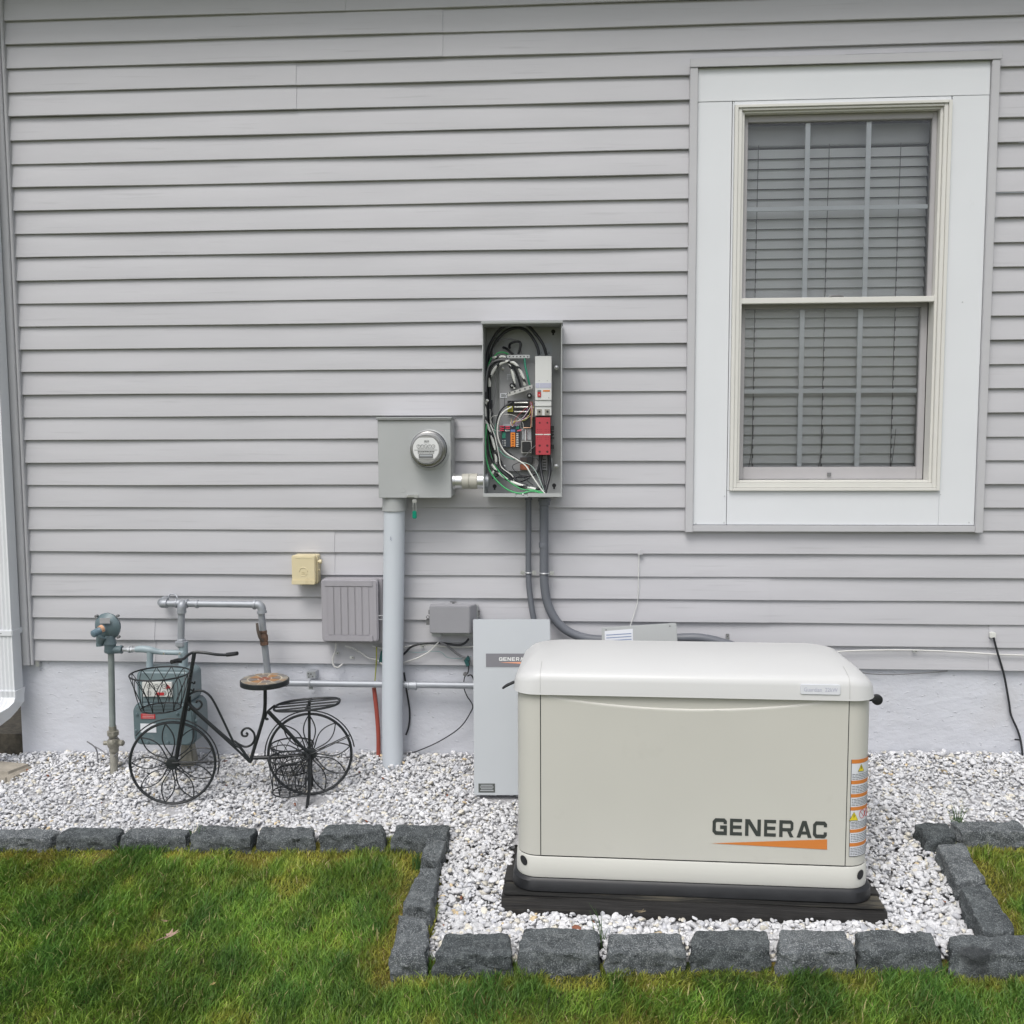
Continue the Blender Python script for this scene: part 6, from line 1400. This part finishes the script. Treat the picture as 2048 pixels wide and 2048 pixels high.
bm = bmesh.new(); bm.from_mesh(lawn_o.data); bm.faces.ensure_lookup_table(); fc_ = np.array([f.calc_center_median()[:2] for f in bm.faces])
kill = inpoly(fc_[:, 0], fc_[:, 1], bay) | inpoly(fc_[:, 0], fc_[:, 1], rearL); bmesh.ops.delete(bm, geom=[bm.faces[i] for i in np.where(kill)[0]], context='FACES'); bm.to_mesh(lawn_o.data); bm.free()
def mesh_fast(name, V, Fc, nper, mat, col=None):
    me = bpy.data.meshes.new(name); me.vertices.add(len(V)); me.vertices.foreach_set('co', V.astype(np.float32).ravel())
    me.loops.add(Fc.size); me.loops.foreach_set('vertex_index', Fc.astype(np.int32).ravel())
    me.polygons.add(len(Fc)); me.polygons.foreach_set('loop_start', np.arange(0, Fc.size, nper, dtype=np.int32)); me.polygons.foreach_set('loop_total', np.full(len(Fc), nper, dtype=np.int32))
    me.update(calc_edges=True)
    if col is not None:
        a_ = me.color_attributes.new('Col', 'FLOAT_COLOR', 'POINT'); a_.data.foreach_set('color', np.hstack([col, np.ones((len(col), 1))]).astype(np.float32).ravel())
    me.materials.append(mat); o = bpy.data.objects.new(name, me); COL.objects.link(o); return o
def attr_mat(name, rough, bump=0, trans=0.0):
    m = bpy.data.materials.new(name); m.use_nodes = True; n = m.node_tree; b = n.nodes['Principled BSDF']; b.inputs['Roughness'].default_value = rough; b.inputs['Specular IOR Level'].default_value = .35
    a_ = n.nodes.new('ShaderNodeAttribute'); a_.attribute_name = 'Col'
    src = a_.outputs['Color']
    if bump:
        t = n.nodes.new('ShaderNodeTexNoise'); t.inputs['Scale'].default_value = 160; t.inputs['Detail'].default_value = 4; tc = n.nodes.new('ShaderNodeTexCoord'); n.links.new(tc.outputs['Object'], t.inputs['Vector'])
        r = n.nodes.new('ShaderNodeMapRange'); r.inputs[1].default_value = .3; r.inputs[2].default_value = .7; r.inputs[3].default_value = .82; r.inputs[4].default_value = 1.1; n.links.new(t.outputs['Fac'], r.inputs[0])
        x = n.nodes.new('ShaderNodeVectorMath'); x.operation = 'SCALE'; n.links.new(src, x.inputs[0]); n.links.new(r.outputs[0], x.inputs['Scale']); src = x.outputs[0]
        bp = n.nodes.new('ShaderNodeBump'); bp.inputs['Strength'].default_value = bump; bp.inputs['Distance'].default_value = .002; n.links.new(t.outputs['Fac'], bp.inputs['Height']); n.links.new(bp.outputs[0], b.inputs['Normal'])
    n.links.new(src, b.inputs['Base Color'])
    if trans:
        tr = n.nodes.new('ShaderNodeBsdfTranslucent'); n.links.new(src, tr.inputs[0]); mx = n.nodes.new('ShaderNodeMixShader'); mx.inputs[0].default_value = trans
        o = n.nodes['Material Output']; n.links.new(b.outputs[0], mx.inputs[1]); n.links.new(tr.outputs[0], mx.inputs[2]); n.links.new(mx.outputs[0], o.inputs[0])
    return m
def rock_variants(k=10):
    out = []
    for s in range(k):
        bm = bmesh.new(); bmesh.ops.create_icosphere(bm, subdivisions=2, radius=1); r = np.random.default_rng(50+s)
        V = np.array([v.co[:] for v in bm.verts]); 
        for _ in range(12):      # chip flat facets
            nrm = r.normal(size=3); nrm /= np.linalg.norm(nrm); d = r.uniform(.42, .80); t = V@nrm; V = V-np.clip(t-d, 0, None)[:, None]*nrm
        V *= np.array([1, r.uniform(.65, .95), r.uniform(.5, .75)])
        Fc = np.array([[v.index for v in f.verts] for f in bm.faces]); bm.free(); out.append((V, Fc))
    return out
def gravel():
    R = rock_variants(); Vs, Fs, Cs = [], [], []; off = 0
    pts = []
    for poly, dens in ((rearL, 11500), (bay, 11500)):
        P_ = np.array(poly); x0, y0 = P_.min(0); x1, y1 = P_.max(0)
        if poly is rearL: x0, x1 = -3.3, 3.0
        n = int((x1-x0)*(y1-y0)*dens); x = rng.uniform(x0, x1, n); y = rng.uniform(y0, y1, n); k = inpoly(x, y, poly)
        k &= ~((poly is bay) & inpoly(x, y, rearL)); pts.append(np.stack([x[k], y[k]], 1))
    pts = np.concatenate(pts)
    keep = np.ones(len(pts), bool)
    for f in FOOT:
        c = np.mean(f, 0); g = [(c[0]+(p[0]-c[0])*.93, c[1]+(p[1]-c[1])*.9) for p in f]; keep &= ~inpoly(pts[:, 0], pts[:, 1], g)
    tq = [gp(-.64, TF-.004, 0), gp(.64, TF-.004, 0), gp(.64, DP+.05, 0), gp(-.64, DP+.05, 0)]; keep &= ~inpoly(pts[:, 0], pts[:, 1], [(p.x, p.y) for p in tq])
    pts = pts[keep]; n = len(pts)
    near = np.clip((-.5-pts[:, 1])/.7, 0, 1)
    pts = pts[np.argsort(rng.random(len(pts)))]; near = np.clip((-.5-pts[:, 1])/.7, 0, 1)
    size = rng.lognormal(0, .34, n)*(.0086+.0028*near); size = np.clip(size, .006, .022)
    zz = gz(pts[:, 0], pts[:, 1])+rng.uniform(-.014, .008, n)+.004*np.sin(pts[:, 0]*5+pts[:, 1]*9)
    zz += np.interp(-pts[:, 1], [.95, 1.08, 1.16, 1.24, 1.30], [0, -.024, -.016, .020, .004])
    for wc in (cf, cr_):
        rr_ = np.clip(1-np.hypot((pts[:, 0]-wc.x)/.16, (pts[:, 1]-wc.y+.03)/.09), 0, 1); zz -= .028*rr_
    for s in range(len(R)):
        idx = np.where(np.arange(n) % len(R) == s)[0]; V, Fc = R[s]; m_ = len(idx)
        ang = rng.uniform(0, 2*np.pi, m_); tx = rng.normal(0, .38, m_); ty = rng.normal(0, .38, m_)
        cz, sz, cx, sx, cy, sy = np.cos(ang), np.sin(ang), np.cos(tx), np.sin(tx), np.cos(ty), np.sin(ty); Z = np.zeros(m_); O = np.ones(m_)
        Rz = np.stack([cz,-sz,Z,sz,cz,Z,Z,Z,O],1).reshape(-1,3,3); Rx = np.stack([O,Z,Z,Z,cx,-sx,Z,sx,cx],1).reshape(-1,3,3); Ry = np.stack([cy,Z,sy,Z,O,Z,-sy,Z,cy],1).reshape(-1,3,3)
        Rm = Rz@Rx@Ry; st = 1+rng.uniform(-.15, .35, (m_, 1, 3))*np.array([1, 1, .3])
        W = np.einsum('nij,nkj->nki', Rm, V[None]*st)*size[idx][:, None, None]
        W += np.stack([pts[idx, 0], pts[idx, 1], zz[idx]], 1)[:, None, :]
        lf = .5+.5*np.sin(pts[idx, 0]*4.1+1)*np.sin(pts[idx, 1]*7+pts[idx, 0]*2); base = np.array([.665, .67, .685])*(1-.10*lf[:, None]); t = rng.random(m_); br_ = rng.normal(1, .09, m_)[:, None]
        c = base*br_; c = np.where((t < .09)[:, None], np.array([.66, .63, .55])*br_, c); c = np.where((t > .992)[:, None], np.array([.62, .50, .32])*br_, c); c = np.where(((t > .80) & (t < .90))[:, None], np.array([.52, .53, .56])*br_, c)
        c = np.where((t > .9985)[:, None], np.array([.25, .10, .06]), c)
        Vs.append(W.reshape(-1, 3)); Cs.append(np.repeat(np.clip(c, .02, .80), len(V), 0)); Fs.append((Fc[None]+off+(np.arange(m_)*len(V))[:, None, None]).reshape(-1, 3)); off += m_*len(V)
    o = mesh_fast('gravel', np.concatenate(Vs), np.concatenate(Fs), 3, attr_mat('white_marble_chips', .7, .5), np.concatenate(Cs))
    print('GRAVEL', n); o['kind'] = 'stuff'; o['label'] = 'crushed white marble gravel filling the bed along the wall'
gravel()
def grass():
    n = 520000; x = rng.uniform(-3.4, 3.2, n); y = -.62-rng.random(n)*1.75
    # thin out everything far outside the view
    keep = ~(inpoly(x, y, rearL) | inpoly(x, y, bay))
    for f in FOOT_VIS:
        c = np.mean(f, 0); g = [(c[0]+(p[0]-c[0])*1.0, c[1]+(p[1]-c[1])*1.0) for p in f]; keep &= ~inpoly(x, y, g)
    lim = .5+ (y+DIST)*.56; out_ = (np.abs(x+.0-(-.06*(y+DIST))) > lim); keep &= ~(out_ & (rng.random(n) < .75)); keep &= ~((y < -1.75) & (rng.random(n) < .65))
    # the strip between the bed outline and stones
    strip_ = (x > bay[3][0]-.0) & (x < bay[6][0]) & (y > bay[4][1]-.02); keep &= ~strip_
    x, y = x[keep], y[keep]; n = len(x)
    pn = lambda s, a: np.sin(x*s+a)+np.sin(y*s*1.3+a*2.1)+np.sin((x+y)*s*.7+a*.7)+np.sin((x*1.7-y)*s*.9+a*1.9)
    patchv = (.55*pn(4.7, .2)+.75*pn(13.3, 2.2)+.65*pn(31., 1.1)+.4*pn(67., 3.1))/4
    # moss and dry grass gather at the foot of the stones
    d = np.full(n, 9.)
    for f in FOOT_VIS:
        c = np.mean(f, 0); hx = (max(p[0] for p in f)-min(p[0] for p in f))/2; hy = (max(p[1] for p in f)-min(p[1] for p in f))/2
        d = np.minimum(d, np.hypot(np.maximum(abs(x-c[0])-hx, 0), np.maximum(abs(y-c[1])-hy, 0)))
    near = np.exp(-(d/.07)**2); moss = np.clip(patchv*.75+near*.8-.20, 0, 1)
    h = rng.uniform(.014, .040, n)*(1-.62*moss)*(1+.35*np.clip(-patchv, 0, 1)); w_ = rng.uniform(.0009, .0022, n)
    az = rng.uniform(0, 2*np.pi, n); flow = np.sin(x*3+y*2)*1.3+.4; la = flow+rng.normal(0, 1.5, n); ln = rng.uniform(.25, 1.15, n)*h
    dirx, diry = np.cos(la), np.sin(la); wx, wy = np.cos(az)*w_, np.sin(az)*w_
    z0 = gz(x, y)-.012
    V = np.zeros((n, 5, 3)); V[:, 0] = np.stack([x-wx, y-wy, z0], 1); V[:, 1] = np.stack([x+wx, y+wy, z0], 1)
    mx, my, mz = x+dirx*ln*.35, y+diry*ln*.35, z0+h*.62; V[:, 2] = np.stack([mx+wx*.8, my+wy*.8, mz], 1); V[:, 3] = np.stack([mx-wx*.8, my-wy*.8, mz], 1)
    V[:, 4] = np.stack([x+dirx*ln, y+diry*ln, z0+h], 1)
    f = np.array([[0,1,2],[0,2,3],[3,2,4]]); Fc = (f[None]+(np.arange(n)*5)[:, None, None]).reshape(-1, 3)
    g1 = np.array([.125,.25,.035]); g2 = np.array([.28,.41,.065]); ye = np.array([.44,.38,.075]); st = np.array([.48,.42,.2]); dk = np.array([.06,.15,.03])
    t = rng.random(n)[:, None]; c = g1*(1-t)+g2*t; dm_ = np.clip(-patchv*.8+.15, 0, .8)[:, None]; c = c*(1-dm_)+dk*dm_*1.2
    mm_ = np.clip(moss*1.3, 0, .9)[:, None]*rng.uniform(.5, 1, n)[:, None]; c = c*(1-mm_)+ye*mm_; s_ = (rng.random(n) < .035)[:, None]; c = np.where(s_, st, c); cl = pn(9.0, 4.4)*.5+pn(23., .6)*.5; c *= (rng.uniform(.55, 1.35, n)*(1+.16*np.clip(cl, -1.6, 1.6)))[:, None]
    o = mesh_fast('grass', V.reshape(-1, 3), Fc, 3, attr_mat('grass_blades', .5, 0, .35), np.repeat(c, 5, 0)); o['kind'] = 'stuff'; o['label'] = 'short green lawn with yellow moss patches'
    print('GRASS', n)
grass()
# long tufts growing through the gaps
def tuft(px, py, n, h, lab):
    q = G(px, py); rl = random.Random(int(px*3)); m = MB()
    for i in range(n):
        a = rl.uniform(0, 6.28); r_ = rl.uniform(0, .02); x, y = q.x+r_*math.cos(a), q.y+r_*math.sin(a); hh_ = h*rl.uniform(.5, 1.1); lx, ly = rl.uniform(-.4, .4)*hh_, rl.uniform(-.35, .2)*hh_
        m.tube([(x, y, q.z-.01), (x+lx*.4, y+ly*.4, q.z+hh_*.6), (x+lx, y+ly, q.z+hh_)], [.0013, .001, .0002], 4, res=3)
    tag(m.build('grass_tuft', M('long_grass', (.06,.13,.03), .6), smooth=60), lab, 'grass tuft', 'long grass tufts between the stones')
tuft(1203, 1895, 7, .13, 'thin grass tuft in the gap between two front row stones'); tuft(1912, 1668, 26, .12, 'dense grass tuft growing beside the right rear row stones')
tuft(835, 1735, 30, .06, 'grass tuft at the inner corner of the left edging'); tuft(392, 1690, 8, .10, 'sparse grass tuft between stones near the bicycle front wheel')
print('DONE', len(bpy.data.objects))
